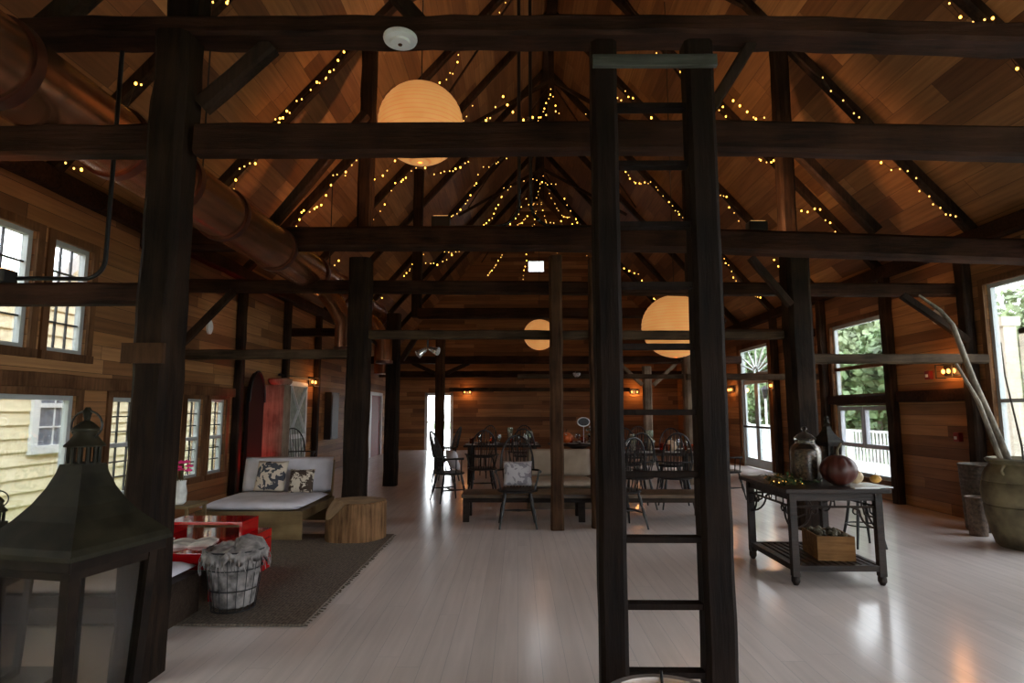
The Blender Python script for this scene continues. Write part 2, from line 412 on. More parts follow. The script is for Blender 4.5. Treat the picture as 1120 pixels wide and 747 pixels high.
# rear gable wall with a small gable window and the glazed rear doors
GWX, GWZ, GW, GH = .71, 6.86, .62, .44
R_RD = (-3.42, 0, -2.38, 2.08)
def gable(m):
    def gz(x): return EZ+(min(x-XL, XR-x))*PITCH
    def P(x, z): return (x-XL, z, 0)
    a, b, c, d = GWX-GW/2, GWX+GW/2, GWZ-GH/2, GWZ+GH/2
    m.poly([P(XL, EZ), P(a, EZ), P(a, gz(a))], (0, 0, -.14))
    m.poly([P(b, EZ), P(XR, EZ), P(b, gz(b))], (0, 0, -.14))
    m.poly([P(a, EZ), P(b, EZ), P(b, c), P(a, c)], (0, 0, -.14))
    m.poly([P(a, d), P(b, d), P(b, gz(b)), P(RX, RZ), P(a, gz(a))], (0, 0, -.14))
wall('wall_back', frame((XL, YB, 0), (1, 0, 0), (0, 0, 1)), XR-XL, EZ, [(R_RD[0]-XL, 0, R_RD[2]-XL, R_RD[3])], extra=gable)
# wall behind the camera with wide glazed openings
def gable2(m):
    m.poly([(0, EZ, 0), (XR-XL, EZ, 0), (RX-XL, RZ, 0)], (0, 0, -.14))
wall('wall_front', frame((XR, YF, 0), (-1, 0, 0), (0, 0, 1)), XR-XL, EZ, [(1.0, .1, 4.6, 2.2)], extra=gable2)
# roof: object X along the boards
SL = math.hypot(XR-RX, RZ-EZ)
for side, ex in (('left', XL), ('right', XR)):
    d = V((RX-ex, 0, RZ-EZ)).normalized(); e0 = V((ex, YF-.1, EZ))-d*.5
    y = d; x = V((0, 1, 0))
    mt = frame(e0, x, y)
    s = -1 if side == 'left' else 1      # z = x cross y
    z = V((0, 1, 0)).cross(d)            # left: (+,0,-)?  pick outward offset
    out = 1 if z.z > 0 else -1
    m = MB().box((0, 0, 0), (YB-YF+.2, SL+.5, .08*out)).build('ceiling', 'roof', mtx=mt)
    tag(m, kind='structure')

# ------------------------------------------------------------------ windows and doors (structure)
nwin = [0]
def window(plane, x, y0, z0, y1, z1, cols=0, rows=0, mid=None, fr=.05, inner='winwhite', trim=True, munt='muntin', midbar=None, out=1):
    """window in a side wall at x (out=+1: outside is +X)"""
    nwin[0] += 1
    w = thing('window_%d' % nwin[0], None, None); w['kind'] = 'structure'
    m = MB()
    xo0, xo1 = x+out*.10, x+out*.04
    for a, b in (((y0, z0), (y1, z0+fr)), ((y0, z1-fr), (y1, z1)), ((y0, z0+fr), (y0+fr, z1-fr)), ((y1-fr, z0+fr), (y1, z1-fr))):
        m.box((xo0, a[0], a[1]), (xo1, b[0], b[1]))
    m.build('window_frame', inner, w)
    if mid:
        MB().box((x+out*.10, y0+fr, mid-.022), (x+out*.03, y1-fr, mid+.022)).build('sash_rail', inner if not midbar else midbar, w)
    if cols or rows:
        m = MB(); 
        for i in range(1, cols):
            yy = y0+fr+(y1-y0-2*fr)*i/cols; m.box((x+out*.085, yy-.007, z0+fr), (x+out*.065, yy+.007, z1-fr))
        for i in range(1, rows):
            zz = z0+fr+(z1-z0-2*fr)*i/rows; m.box((x+out*.088, y0+fr, zz-.007), (x+out*.062, y1-fr, zz+.007))
        m.build('muntin_grid', munt, w)
    MB().box((x+out*.078, y0+fr*.5, z0+fr*.5), (x+out*.072, y1-fr*.5, z1-fr*.5)).build('pane', 'glass', w)
    if trim:
        t = .075; m = MB()
        i = x-out*.022
        m.box((i, y0-t, z0-t), (x+out*.005, y0+.004, z1+t)); m.box((i, y1-.004, z0-t), (x+out*.005, y1+t, z1+t))
        m.box((i, y0, z1-.004), (x+out*.005, y1, z1+t)); m.box((i-out*.02, y0-t, z0-t), (x+out*.005, y1+t, z0+.004))
        m.build('window_trim', 'trimwood', w)
    return w
for a in L_UP: window('L', XL, *[a[0], a[1], a[2], a[3]], cols=3, rows=4, mid=2.53, out=-1)
window('L', XL, *L_LOW[0], out=-1)
window('L', XL, *L_LOW[1], cols=3, rows=6, mid=1.02, out=-1)
window('L', XL, *L_LOW[2], cols=3, rows=6, mid=1.02, out=-1, fr=.04)
window('L', XL, *L_LOW[3], cols=3, rows=6, mid=1.02, out=-1, fr=.04)
window('L', XL, *L_BACK, out=-1)
window('R', XR, *R_BIG2, out=1)
wb = window('R', XR, *R_BIG, out=1, inner='winwhite', mid=1.53)
# right tall window: two upper lights, a double awning sash and a low pane
w = window('R', XR, *R_WIN, out=1, fr=.06)
m = MB(); m.box((XR+.10, R_WIN[0], 1.50), (XR+.02, R_WIN[2], 1.70)); m.box((XR+.10, R_WIN[0], 2.14), (XR+.03, R_WIN[2], 2.2))
m.build('transom_bar', 'trimwood', w)
m = MB(); ym = (R_WIN[0]+R_WIN[2])/2
for a, b in ((R_WIN[0]+.05, ym-.01), (ym+.01, R_WIN[2]-.05)):
    m.box((XR+.11, a, .78), (XR+.04, b, .85)); m.box((XR+.11, a, 1.42), (XR+.04, b, 1.49)); m.box((XR+.11, a, .85), (XR+.04, a+.055, 1.42)); m.box((XR+.11, b-.055, .85), (XR+.04, b, 1.42))
m.build('sash_frame', 'greywall', w)
# glazed openings behind the camera
for i, (a, b) in enumerate(((1.3, 4.9),)):
    w = thing('window_%d' % (20+i), None, None); w['kind'] = 'structure'
    m = MB()
    for u in (a, (a+b)/2-.05, b-.1): m.box((u, YF-.08, .1), (u+.1, YF-.02, 2.2))
    m.box((a, YF-.08, .1), (b, YF-.02, .2)); m.box((a, YF-.08, 2.1), (b, YF-.02, 2.2)); m.build('window_frame', 'winwhite', w)
    MB().box((a+.05, YF-.055, .15), (b-.05, YF-.045, 2.15)).build('pane', 'glass', w)
# gable window
w = thing('window_30', None, None); w['kind'] = 'structure'
m = MB(); a, b, c, d = GWX-GW/2, GWX+GW/2, GWZ-GH/2, GWZ+GH/2
m.box((a, YB+.03, c), (b, YB+.08, c+.03)); m.box((a, YB+.03, d-.03), (b, YB+.08, d)); m.box((a, YB+.03, c), (a+.03, YB+.08, d)); m.box((b-.03, YB+.03, c), (b, YB+.08, d))
m.build('window_frame', 'white', w); MB().box((a, YB+.05, c), (b, YB+.056, d)).build('pane', 'glass', w)

# right double door with fan transom (door_1)
def glass_leaf(par, mt, w, h, mat='winwhite'):
    m = MB(); s = .1
    m.box((0, 0, 0), (s, .045, h), mt); m.box((w-s, 0, 0), (w, .045, h), mt); m.box((s, 0, 0), (w-s, .045, .22), mt); m.box((s, 0, h-.12), (w-s, .045, h), mt)
    lf = m.build('door_leaf', mat, par)
    MB().box((s, .018, .22), (w-s, .026, h-.12), mt).build('pane', 'glass', lf)
    MB().box((.02, -.05, .98), (w-.02, -.02, 1.03), mt).build('push_bar', 'blackmetal', lf)
d = thing('door_1', None, None); d['kind'] = 'structure'
y0, y1 = R_DOOR[0], R_DOOR[2]; zt = 2.27
m = MB()
m.box((XR+.02, y0, 0), (XR+.12, y0+.07, R_DOOR[3])); m.box((XR+.02, y1-.07, 0), (XR+.12, y1, R_DOOR[3])); m.box((XR+.02, y0, R_DOOR[3]-.07), (XR+.12, y1, R_DOOR[3])); m.box((XR+.02, y0, zt-.05), (XR+.12, y1, zt+.08))
m.build('door_frame', 'winwhite', d)
hw = (y1-y0-.16)/2
glass_leaf(d, Matrix.Translation((XR+.05, y0+.08+hw, .01)) @ Matrix.Rotation(-PI/2, 4, 'Z'), hw-.005, zt-.07)
glass_leaf(d, Matrix.Translation((XR+.05, y1-.08, .01)) @ Matrix.Rotation(-PI/2, 4, 'Z'), hw-.005, zt-.07)
m = MB(); cy_, cz_ = (y0+y1)/2, zt+.09
for k in range(9):
    a = PI*k/8; rr = .62
    m.bar((XR+.07, cy_+.1*math.cos(a), cz_+.1*math.sin(a)), (XR+.07, cy_+min(1.25*abs(math.cos(a))+.0, .84)*(1 if math.cos(a) > 0 else -1)*(1 if abs(math.cos(a)) > .05 else 0), cz_+rr*max(.05, math.sin(a))), .03, .03)
m.tube([(XR+.07, cy_+.14*math.cos(PI*k/10), cz_+.14*math.sin(PI*k/10)) for k in range(11)], .02, 6)
m.build('fan_muntins', 'white', d)
MB().box((XR+.085, y0+.05, zt+.05), (XR+.09, y1-.05, R_DOOR[3]-.05)).build('pane', 'glass', d)
m = MB()
for a, b in ((y0-.12, y0), (y1, y1+.12)): m.box((XR-.02, a, 0), (XR+.005, b, R_DOOR[3]+.12))
m.box((XR-.02, y0, R_DOOR[3]), (XR+.005, y1, R_DOOR[3]+.12)); m.build('door_trim', 'trimwood', d)
# rear glazed door (door_2)
d = thing('door_2', None, None); d['kind'] = 'structure'
x0, x1 = R_RD[0], R_RD[2]
m = MB(); m.box((x0, YB-.02, 0), (x0+.1, YB+.1, 2.08)); m.box((x1-.1, YB-.02, 0), (x1, YB+.1, 2.08)); m.box((x0, YB-.02, 1.98), (x1, YB+.1, 2.08)); m.box(((x0+x1)/2-.13, YB-.01, 0), ((x0+x1)/2+.13, YB+.1, 1.98))
m.build('door_frame', 'white', d)
MB().box((x0+.1, YB+.04, 0), (x1-.1, YB+.05, 1.98)).build('pane', 'glass', d)
MB().box((x0+.1, YB-.06, .98), (x1-.1, YB-.03, 1.03)).build('push_bar', 'blackmetal', d)
# open doorway far left (door_3)
d = thing('door_3', None, None); d['kind'] = 'structure'
y0, _, y1, zt = L_FAR
m = MB(); m.box((XL-.1, y0, 0), (XL+.03, y0+.12, zt)); m.box((XL-.1, y1-.12, 0), (XL+.03, y1, zt)); m.box((XL-.1, y0, zt-.1), (XL+.03, y1, zt)); m.build('door_frame', 'white', d)
MB().box((XL-.08, y0+1.25, 0), (XL-.03, y1-.12, zt-.1)).build('door_leaf', 'redpaint', d)
MB().box((XL-.07, y0+.12, 0), (XL-.02, y0+1.2, zt-.1)).build('door_leaf', 'white', d)
for k in range(4):
    pass
# sliding barn door with cross braces on left wall
d = thing('sliding_barn_door', 'pale green sliding barn door with a white X brace on the left wall', 'door', (XL+.05, 12.1, .03))
MB().box((-.02, -.5, 0), (.015, .5, 1.95)).build('panel', 'mint', d)
m = MB()
for a in (-.5, .42): m.box((.015, a, 0), (.035, a+.08, 1.95))
for a in (0, .83, 1.87): m.box((.015, -.42, a), (.035, .42, a+.09))
for s in (1, -1):
    m.bar((.026, -.42*s, .92), (.026, .42*s, 1.87), .018, .07, up=(1, 0, 0)); m.bar((.026, -.42*s, .09), (.026, .42*s, .84), .018, .07, up=(1, 0, 0))
m.build('brace_frame', 'white', d)
MB().box((.0, -1.0, 2.03), (.03, .9, 2.07)).build('track_rail', 'blackmetal', d)

# ------------------------------------------------------------------ posts, beams, rafters
POS = ['nearest', 'second nearest', 'middle', 'fourth', 'fifth', 'farthest']
def post(x, y, z1, w, mat, label, z0=0, d=None, amp=.008):
    return timber_mesh('timber_post', [(x, y, z0), (x, y, z1)], w, d or w, mat, label, 'post', amp=amp)
p = post(-2.02, 3.35, 3.62, .205, 'post', 'thick dark hewn post at left, nearest one, behind the big lantern', d=.22, amp=.012)
MB().box((-.13, -.14, 1.66), (.10, -.116, 1.77)).build('block', 'brownpost', p, mtx=Matrix.Translation((-2.02, 3.35, 0)))
post(-2.02, 7.58, 3.36, .27, 'post', 'dark hewn post behind the log stool')
post(3.50, 7.45, 3.36, .29, 'post', 'dark hewn post behind the glass jar on the console table')
post(-2.42, 11.6, 3.3, .25, 'post', 'dark post standing on open floor right of the log stool, farther back')
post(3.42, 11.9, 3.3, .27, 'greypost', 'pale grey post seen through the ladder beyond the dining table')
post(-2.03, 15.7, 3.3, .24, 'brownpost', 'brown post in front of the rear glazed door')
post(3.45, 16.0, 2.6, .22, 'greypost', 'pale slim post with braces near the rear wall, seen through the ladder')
post(.475, 7.35, 3.33, .155, 'brownpost', 'slim brown post in front of the beige daybed')
post(.975, 7.48, 3.33, .15, 'brownpost', 'slim brown post just behind the left rail of the ladder')
for i, (x, y, mat, lb) in enumerate([(-2.0, 7.62, 'post', 'upper left post rising from second cross beam to roof'), (3.47, 7.5, 'post', 'upper right post rising from second cross beam to roof'),
                   (-2.05, 12.0, 'post', 'upper post far left of the dining area, above the tie beam'), (3.5, 11.9, 'post', 'upper post seen through the ladder below the roof'),
                   (-2.03, 3.42, 'post', 'short dark post end above the nearest cross beam at left')]):
    post(x, y, (EZ+(min(x-XL, XR-x))*PITCH)-.14, .19, mat, lb, z0=3.64 if y < 8 and y > 4 else (3.75 if y < 4 else 3.3))
timber_mesh('wall_post', [(XL+.08, 7.62, 0), (XL+.08, 7.62, EZ)], .14, .14, 'rafter', 'dark wall post between the left windows', 'post')
for i, (y, lb) in enumerate(((9.5, 'dark wall post just beyond the left windows'), (11.4, 'dark wall post left of the barn door'), (13.2, 'dark wall post right of the barn door'), (16.6, 'dark wall post before the far left doorway'))):
    timber_mesh('wall_post', [(XL+.07, y, 0), (XL+.07, y, EZ-.02)], .12, .14, 'rafter', lb, 'post')
for i, (y, lb) in enumerate(((7.75, 'dark wall post beside the big right window'), (9.42, 'dark wall post right of the tall window'), (11.45, 'dark wall post left of the tall window'), (13.6, 'dark wall post right of the fan-light door'))):
    timber_mesh('wall_post', [(XR-.07, y, 0), (XR-.07, y, EZ-.02)], .13, .16, 'rafter', lb, 'post')
def beam(pts, w, d, mat, label, amp=.006, name='timber_beam'):
    return timber_mesh(name, pts, d, w, mat, label, 'beam', amp=amp)
# (height, depth) arguments: w = height, d = depth in Y
beam([(-2.98, 3.4, 3.69), (.2, 3.4, 3.685), (1.4, 3.4, 3.675), (5.8, 3.4, 3.50)], .125, .20, 'beam', 'topmost dark cross beam, resting on the big left post', amp=.01)
beam([(XL+.02, 3.35, 2.965), (-2.13, 3.35, 2.98)], .185, .11, 'beam', 'dark cross beam left of the big near post')
beam([(-1.88, 3.35, 2.98), (1.2, 3.35, 2.985), (2.6, 3.35, 2.945), (5.88, 3.35, 2.90)], .185, .11, 'beam', 'long dark cross beam from the big left post past the ladder')
beam([(XL+.02, 3.36, 2.065), (-2.13, 3.36, 2.065)], .125, .10, 'beam', 'reddish low beam carrying a conduit in front of the upper left windows')
beam([(XL+.02, 7.0, 3.46), (-.5, 7.0, 3.46), (2, 6.96, 3.42), (5.89, 6.76, 3.21)], .27, .22, 'beam', 'reddish full width cross beam at mid depth with conduits on top')
beam([(XL+.02, 7.9, 3.08), (5.88, 7.9, 3.0)], .17, .15, 'beam', 'thinner full width beam just below and behind the mid depth cross beam')
beam([(-1.88, 7.55, 2.37), (3.36, 7.55, 2.36)], .11, .12, 'railwood', 'brown rail between the two middle posts, crossing the big paper lantern')
beam([(3.64, 7.55, 2.055), (5.88, 7.55, 2.055)], .12, .12, 'railwood', 'brown rail across the tall right window')
beam([(XL+.02, 7.55, 2.12), (-2.15, 7.55, 2.12)], .12, .12, 'railwood', 'brown rail from left wall to the post behind the log stool')
beam([(3.3, 11.7, 2.07), (5.88, 11.7, 2.07)], .12, .12, 'railwood', 'brown rail in front of the fan-light door')
beam([(.0, 11.9, 2.09), (3.28, 11.9, 2.09)], .09, .1, 'railwood', 'far rail behind the dining tables, left of the pale post')
beam([(-2.0, 11.9, 3.36), (3.6, 11.9, 3.36)], .2, .2, 'beam', 'far tie beam above the dining area')
beam([(XL+.02, 11.7, 2.95), (-2.3, 11.7, 2.95)], .16, .14, 'beam', 'far left tie beam between wall and post near barn door')
beam([(3.5, 11.85, 2.95), (5.88, 11.85, 2.95)], .16, .14, 'beam', 'far right tie beam before the fan-light door')
beam([(XL+.02, 15.8, 2.75), (XR-.02, 15.8, 2.75)], .2, .16, 'beam', 'far full width beam near the rear wall')
beam([(XL+.02, 19.4, 2.6), (XR-.02, 19.4, 2.6)], .2, .16, 'beam', 'last full width beam in front of the rear wall')
beam([(3.6, 19.35, 2.1), (-2.2, 19.35, 2.1)], .12, .1, 'railwood', 'last brown rail in front of the rear wall')
# wall plates and girts
for x, s, sd in ((XL+.07, 1, 'left'), (XR-.07, -1, 'right')):
    timber_mesh('wall_plate', [(x, YF+.1, EZ-.12), (x, YB-.1, EZ-.12)], .14, .2, 'beam', 'long dark plate timber under the %s eave' % sd, 'beam', step=.4)
timber_mesh('wall_girt', [(XL+.03, 3.4, 1.69), (XL+.03, 9.6, 1.69)], .06, .14, 'trimwood', 'brown horizontal girt above the lower left windows', 'beam', step=.4)
timber_mesh('wall_girt', [(XR-.04, 7.86, 1.62), (XR-.04, 9.3, 1.62)], .08, .17, 'beam', 'dark girt on right wall between tall and big windows', 'beam', step=.4)
timber_mesh('wall_girt', [(XR-.04, 9.55, 1.6), (XR-.04, 11.35, 1.6)], .08, .15, 'beam', 'dark girt crossing the tall right window', 'beam', step=.4)

def brace(p, q, w, label, mat='rafter', d=None):
    timber_mesh('knee_brace', [p, q], w, d or w, mat, label, 'brace', amp=.004)
brace((-1.9, 3.4, 3.22), (-1.50, 3.42, 3.62), .10, 'knee brace from the big left post up to topmost beam')
brace((-3.0, 3.46, 3.72), (-2.5, 3.46, 4.22), .13, 'thick brace above the topmost beam at far left')
brace((1.16, 3.42, 3.2), (1.42, 3.42, 3.62), .07, 'short brace right of the ladder top under the topmost beam')
brace((-1.6, 3.9, 5.2), (-.6, 3.9, 4.0), .1, 'slanting strut at top of view above the round paper lantern')
brace((3.42, 7.3, 4.82), (4.42, 7.2, 3.6), .13, 'thick strut running down right from the upper right post to the cross beam')
brace((-2.0, 7.5, 5.3), (-3.3, 7.5, 3.65), .13, 'thick strut running down left from upper left post')
brace((3.36, 7.3, 2.7), (2.9, 7.3, 3.3), .09, 'knee brace left of the post behind the console table')
brace((5.8, 7.7, 2.3), (5.1, 7.86, 2.93), .09, 'knee brace at right wall beside the white smoke strobe')
brace((-4.47, 7.75, 2.2), (-3.75, 7.75, 2.98), .09, 'knee brace at left wall beyond the big near post')
for i, (x, y) in enumerate(((-2.4, 11.6), (3.4, 11.9), (-2.03, 15.8), (3.45, 15.9))):
    w_ = ['far left post on open floor', 'pale post behind the dining table', 'brown post before the rear door', 'pale slim post near the rear wall'][i]
    for s in (-1, 1):
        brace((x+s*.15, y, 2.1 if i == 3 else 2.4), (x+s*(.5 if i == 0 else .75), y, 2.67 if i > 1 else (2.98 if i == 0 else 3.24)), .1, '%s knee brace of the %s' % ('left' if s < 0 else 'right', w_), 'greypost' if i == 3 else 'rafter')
for i, y in enumerate((3.35, 5.45, 7.52, 9.55, 11.5, 13.6, 15.8, 17.9, 20.0)):
    for s, sd in ((-1, 'left'), (1, 'right')):
        ex = XL if s < 0 else XR
        dn = V((-(RZ-EZ)*(-s), 0, -(XR-RX))).normalized() # inward normal
        n = V((-s*PITCH, 0, -1)).normalized()
        a = V((ex, y, EZ))+n*.06; b = V((RX, y, RZ))+n*.06
        o = timber_mesh('roof_rafter', [a-V((0, 0, 0)), b], .12, .13, 'rafter', '%s slope roof rafter, number %d of the row counted from the camera' % (sd, i+1), 'rafter', amp=.006, step=.3, group='roof rafters')
# scissor ties
for y, nm in ((7.52, 'nearest'), (11.7, 'middle'), (16.2, 'farthest')):
    t = thing('scissor_tie', '%s chevron of thin dark roof ties with a short king strut' % nm, 'roof tie', (RX, y, 8.2))
    for s in (-1, 1):
        MB().bar((0, 0, 0), (s*2.35, 0, -1.36), .07, .06).build('tie_leg', 'rafter', t)
        MB().bar((s*.1, .05, -.15), (s*1.7, .05, -2.7), .022, .022).build('tie_rod', 'rafter', t)
    MB().box((-.06, -.04, -.9), (.06, .04, 1.2)).build('king_strut', 'rafter', t)
MB().box((RX-.1, YF, RZ-.30), (RX+.1, YB, RZ-.05)).build('ridge_beam', 'rafter')
tag(bpy.data.objects['ridge_beam'], 'dark ridge beam at the roof peak', 'beam')

# ladder
lad = thing('ladder', 'tall dark timber ladder with square side rails and a grey top plank', 'ladder', (.695, 2.96, 0))
for x0, x1 in ((-.312, -.181), (.172, .319)):
    timber_mesh('side_rail', [((x0+x1)/2, 0, 0), ((x0+x1)/2, 0, 3.31)], x1-x0, .13, 'ladderwood', parent=lad, amp=.004)
for z in (2.966, 2.655, 2.336, 2.026, 1.718, 1.396, 1.099, .796, .493, .19):
    MB().box((-.2, -.035, z-.014), (.2, .03, z+.014)).build('rung', 'ladderwood', lad, bevel=.003)
timber_mesh('top_plank', [(-.31, -.085, 3.175), (.32, -.085, 3.175)], .03, .065, 'greyplank', parent=lad, amp=.003)

# ------------------------------------------------------------------ duct, conduits
AX, AZ, AR = -2.86, 3.30, .245
dct = thing('spiral_duct', 'large brown metal air duct with flanged joints running under left roof slope', 'duct', (AX, 0, AZ))
MB().tube([(0, -3.4, 0), (0, 12.4, 0)], AR, 40).build('duct_tube', 'copper', dct, smooth=True)
for y in [1.9, 3.05, 4.05, 4.75, 5.6, 6.85, 8.1, 9.3, 10.6, 11.8]:
    MB().tube([(0, y-.035, 0), (0, y+.035, 0)], AR+.022, 40).build('joint_ring', 'ductring', dct, smooth=True)
pts = [(0, 12.2, 0)]+[(0, 12.4+.5*math.sin(a), -.5+.5*math.cos(a)) for a in [PI/2*k/8 for k in range(9)]]+[(0, 12.9, -1.1)]
MB().tube(pts, AR*.98, 28).build('elbow', 'copper', dct, smooth=True)
# branch outlets seen under the duct past the post
for y, lx in ((8.6, .35), (10.9, .42)):
    MB().tube([(0, y, -.1), (lx*.6, y, -.35), (lx, y, -.62), (lx, y, -1.0)], .14, 20).build('branch_outlet', 'copper', dct, smooth=True)
    MB().tube([(lx, y, -.98), (lx, y, -1.03)], .155, 20).build('outlet_collar', 'ductring', dct, smooth=True)
for y in (2.2, 5.2, 8.9):
    MB().tube([(.0, y, AR), (0, y, 1.55)], .008, 6).build('hanger_rod', 'blackmetal', dct)
def conduit(pts, r, label):
    return tag(MB().tube(pts, r, 8).build('conduit', 'blackmetal', smooth=True), label, 'conduit')
def arc(c, r, a0, a1, n=8, y=0): return [(c[0]+r*math.cos(a0+(a1-a0)*k/n), y, c[1]+r*math.sin(a0+(a1-a0)*k/n)) for k in range(n+1)]
conduit([(-2.45, 3.46, 3.62), (-2.45, 3.46, 2.3)]+arc((-2.57, 2.3), .12, 0, -PI/2, y=3.46)[1:]+[(-2.8, 3.44, 2.18), (-3.0, 3.38, 2.165), (-3.1, 3.37, 2.16)], .013, 'black conduit curving down from topmost beam to the low left beam')
conduit([(.02, 6.95, 6.6), (.02, 6.95, 3.9)]+arc((-.28, 3.9), .30, 0, -PI/2, y=6.98)[1:]+[(-.9, 7.05, 3.62)], .022, 'left one of two black conduits dropping to the mid depth beam')
conduit([(.16, 6.95, 6.6), (.16, 6.95, 3.9)]+arc((.46, 3.9), .30, PI, 1.5*PI, y=6.98)[1:]+[(2.2, 7.05, 3.615)], .022, 'right one of two black conduits dropping to the mid depth beam')
t = thing('uplight', 'small black box light on the low beam before the upper left windows', 'light fixture', (-3.02, 3.36, 2.135))
MB().box((-.1, -.05, 0), (.1, .05, .075)).build('housing', 'blackmetal', t, bevel=.008)
MB().box((-.085, -.04, .073), (.085, .04, .08)).build('lens', 'warmled', t)
t = thing('uplight', 'black box light on top of the mid depth beam, below the round paper lantern', 'light fixture', (-.93, 7.08, 3.605))
MB().box((-.11, -.07, 0), (.11, .07, .15)).build('housing', 'blackmetal', t, bevel=.01)
MB().box((-.09, -.055, .148), (.09, .055, .156)).build('lens', 'warmled', t)
t = thing('uplight', 'black box light on mid depth beam right of the ladder', 'light fixture', (2.9, 7.08, 3.56))
MB().box((-.11, -.07, 0), (.11, .07, .12)).build('housing', 'blackmetal', t, bevel=.01)
MB().box((-.09, -.055, .118), (.09, .055, .125)).build('lens', 'warmled', t)
for x, z, lb in ((-2.4, 3.745, 'small black lamp on top of the topmost beam, left of centre'), (3.3, 3.65, 'small black lamp on top of the topmost beam at right')):
    t = thing('uplight', lb, 'light fixture', (x, 3.45, z)); MB().box((-.05, -.04, 0), (.05, .04, .06)).build('housing', 'blackmetal', t, bevel=.008); MB().box((-.04, -.03, .06), (.04, .03, .064)).build('lens', 'warmled', t)
t = thing('smoke_detector', 'round white disc detector under the topmost beam', 'smoke detector', (-.69, 3.3, 3.585))
MB().lathe([(.02, -.035), (.055, -.032), (.06, -.018), (.095, -.014), (.1, 0), (.098, .012)], 32).build('cover', 'white', t, smooth=True)
MB().lathe([(.002, -.043), (.012, -.04), (.014, -.03)], 12).build('sensor', 'brownpost', t)
MB().box((-.03, -.02, .0), (.03, .06, .04)).build('bracket', 'blackmetal', t)
for (x, y, z, lb) in ((1.16, 11.75, 1.98+.17, 'small silver dome light under a far rail near the slim post'),):
    t = thing('dome_light', lb, 'light fixture', (x, y, z)); MB().lathe([(.03, -.08), (.07, -.05), (.09, 0)], 16).build('dome', 'silver', t, smooth=True); MB().box((-.02, -.02, 0), (.02, .15, .03)).build('bracket', 'blackmetal', t)
# two silver spotlights hanging near the brown rail
t = thing('spotlight', 'pair of silver spotlight heads hanging under the brown rail left of centre', 'light fixture', (-1.15, 7.62, 2.31))
MB().tube([(0, 0, 0), (0, 0, -.10)], .012, 8).build('stem', 'blackmetal', t)
for s, an in ((-1, .9), (1, 1.2)):
    d_ = V((s*math.sin(an), -.35, -math.cos(an))).normalized(); p0 = V((0, 0, -.1))
    MB().tube([p0+d_*.02, p0+d_*.05, p0+d_*.16], [.02, .035, .055], 16).build('lamp_head', 'silver', t, smooth=True)

# ------------------------------------------------------------------ paper lanterns
def paper_lantern(x, y, z, r, label, power, top):
    t = thing('paper_lantern', label, 'lantern', (x, y, z), group='paper lanterns')
    prof = [(r*math.cos(a)*(1+.006*(-1)**k), r*.96*math.sin(a)) for k, a in enumerate([R(-87+167*k/40) for k in range(41)])]
    MB().lathe(prof, 40, cap=False).build('paper_shade', 'paperlamp', t, smooth=True)
    MB().tube([(r*.18*math.cos(2*PI*k/20), r*.18*math.sin(2*PI*k/20), r*.95) for k in range(20)], .006, 6, closed=True).build('rim_ring', 'blackmetal', t)
    MB().tube([(0, 0, r*.3), (0, 0, top-z)], .006, 6).build('cord', 'blackmetal', t)
    MB().ball((0, 0, 0), .05).build('bulb', 'warmled', t)
    l = bpy.data.lights.new('lantern_light', 'POINT'); l.energy = power; l.color = (1, .55, .22); l.shadow_soft_size = r*1.02
    lo = bpy.data.objects.new('lantern_light', l); C.objects.link(lo); lo.parent = t
def rz(x): return EZ+min(x-XL, XR-x)*PITCH
def ptY(X, Y, Z): return (X, Y, Z)
paper_lantern(-1.0, 5.9, 4.36, .435, 'large round glowing paper lantern high left of centre behind the long beam', 24, rz(-1.0))
paper_lantern(2.33, 8.8, 2.65, .485, 'large round glowing paper lantern seen behind the ladder rungs', 26, rz(2.26))
paper_lantern(.58, 15.6, 3.40, .42, 'smallest looking paper lantern, farthest away behind the slim brown post', 26, RZ-.3)

# ------------------------------------------------------------------ fairy light strings
bulb_me = None
def fairy(pts, label, big=False, step=.10):
    """cable draped through pts with swags; bulbs as parts"""
    global bulb_me
    path = []
    for a, b in zip(pts, pts[1:]):
        a, b = V(a), V(b); n = max(4, int((b-a).length/step)); sag = min(.34, (b-a).length*.2)*random.uniform(.7, 1.6); n = max(4, int((b-a).length/(step*random.uniform(.8, 1.25)))); wob = V((random.uniform(-.08, .08), random.uniform(-.15, .15), 0))
        for k in range(n):
            f = (k+random.uniform(-.3, .3)*(k > 0))/n; p = a.lerp(b, f)-V((0, 0, sag*4*f*(1-f)))+wob*math.sin(PI*f)+V((random.uniform(-.02, .02), random.uniform(-.03, .03), random.uniform(-.03, .03))); path.append(p)
    path.append(V(pts[-1]))
    o0 = path[0].copy()
    t = thing('string_lights', label, 'string lights', o0, group='strings of warm fairy lights')
    MB().tube([p-o0 for p in path], .003, 4).build('cable', 'rafter', t)
    if bulb_me is None:
        for k, mt in enumerate(('bulb', 'bulbdim')):
            b = MB().ball((0, 0, 0), .0135 if k == 0 else .0095, (1, 1, 1.3), 1).build('bulb', mt); 
            if k == 0: b0 = b
            else: b1 = b
        bulb_me = (b0.data, b1.data); bpy.data.objects.remove(b0); bpy.data.objects.remove(b1)
    for k, p in enumerate(path[:99]):
        me = bulb_me[0] if random.random() < (.45 if big else .22) else bulb_me[1]
        o = bpy.data.objects.new('bulb', me); C.objects.link(o); o.parent = t; o.location = p-o0-V((0, 0, .02))
def onroof(side, x, y, dn=.2): return (x, y, rz(x)-dn)
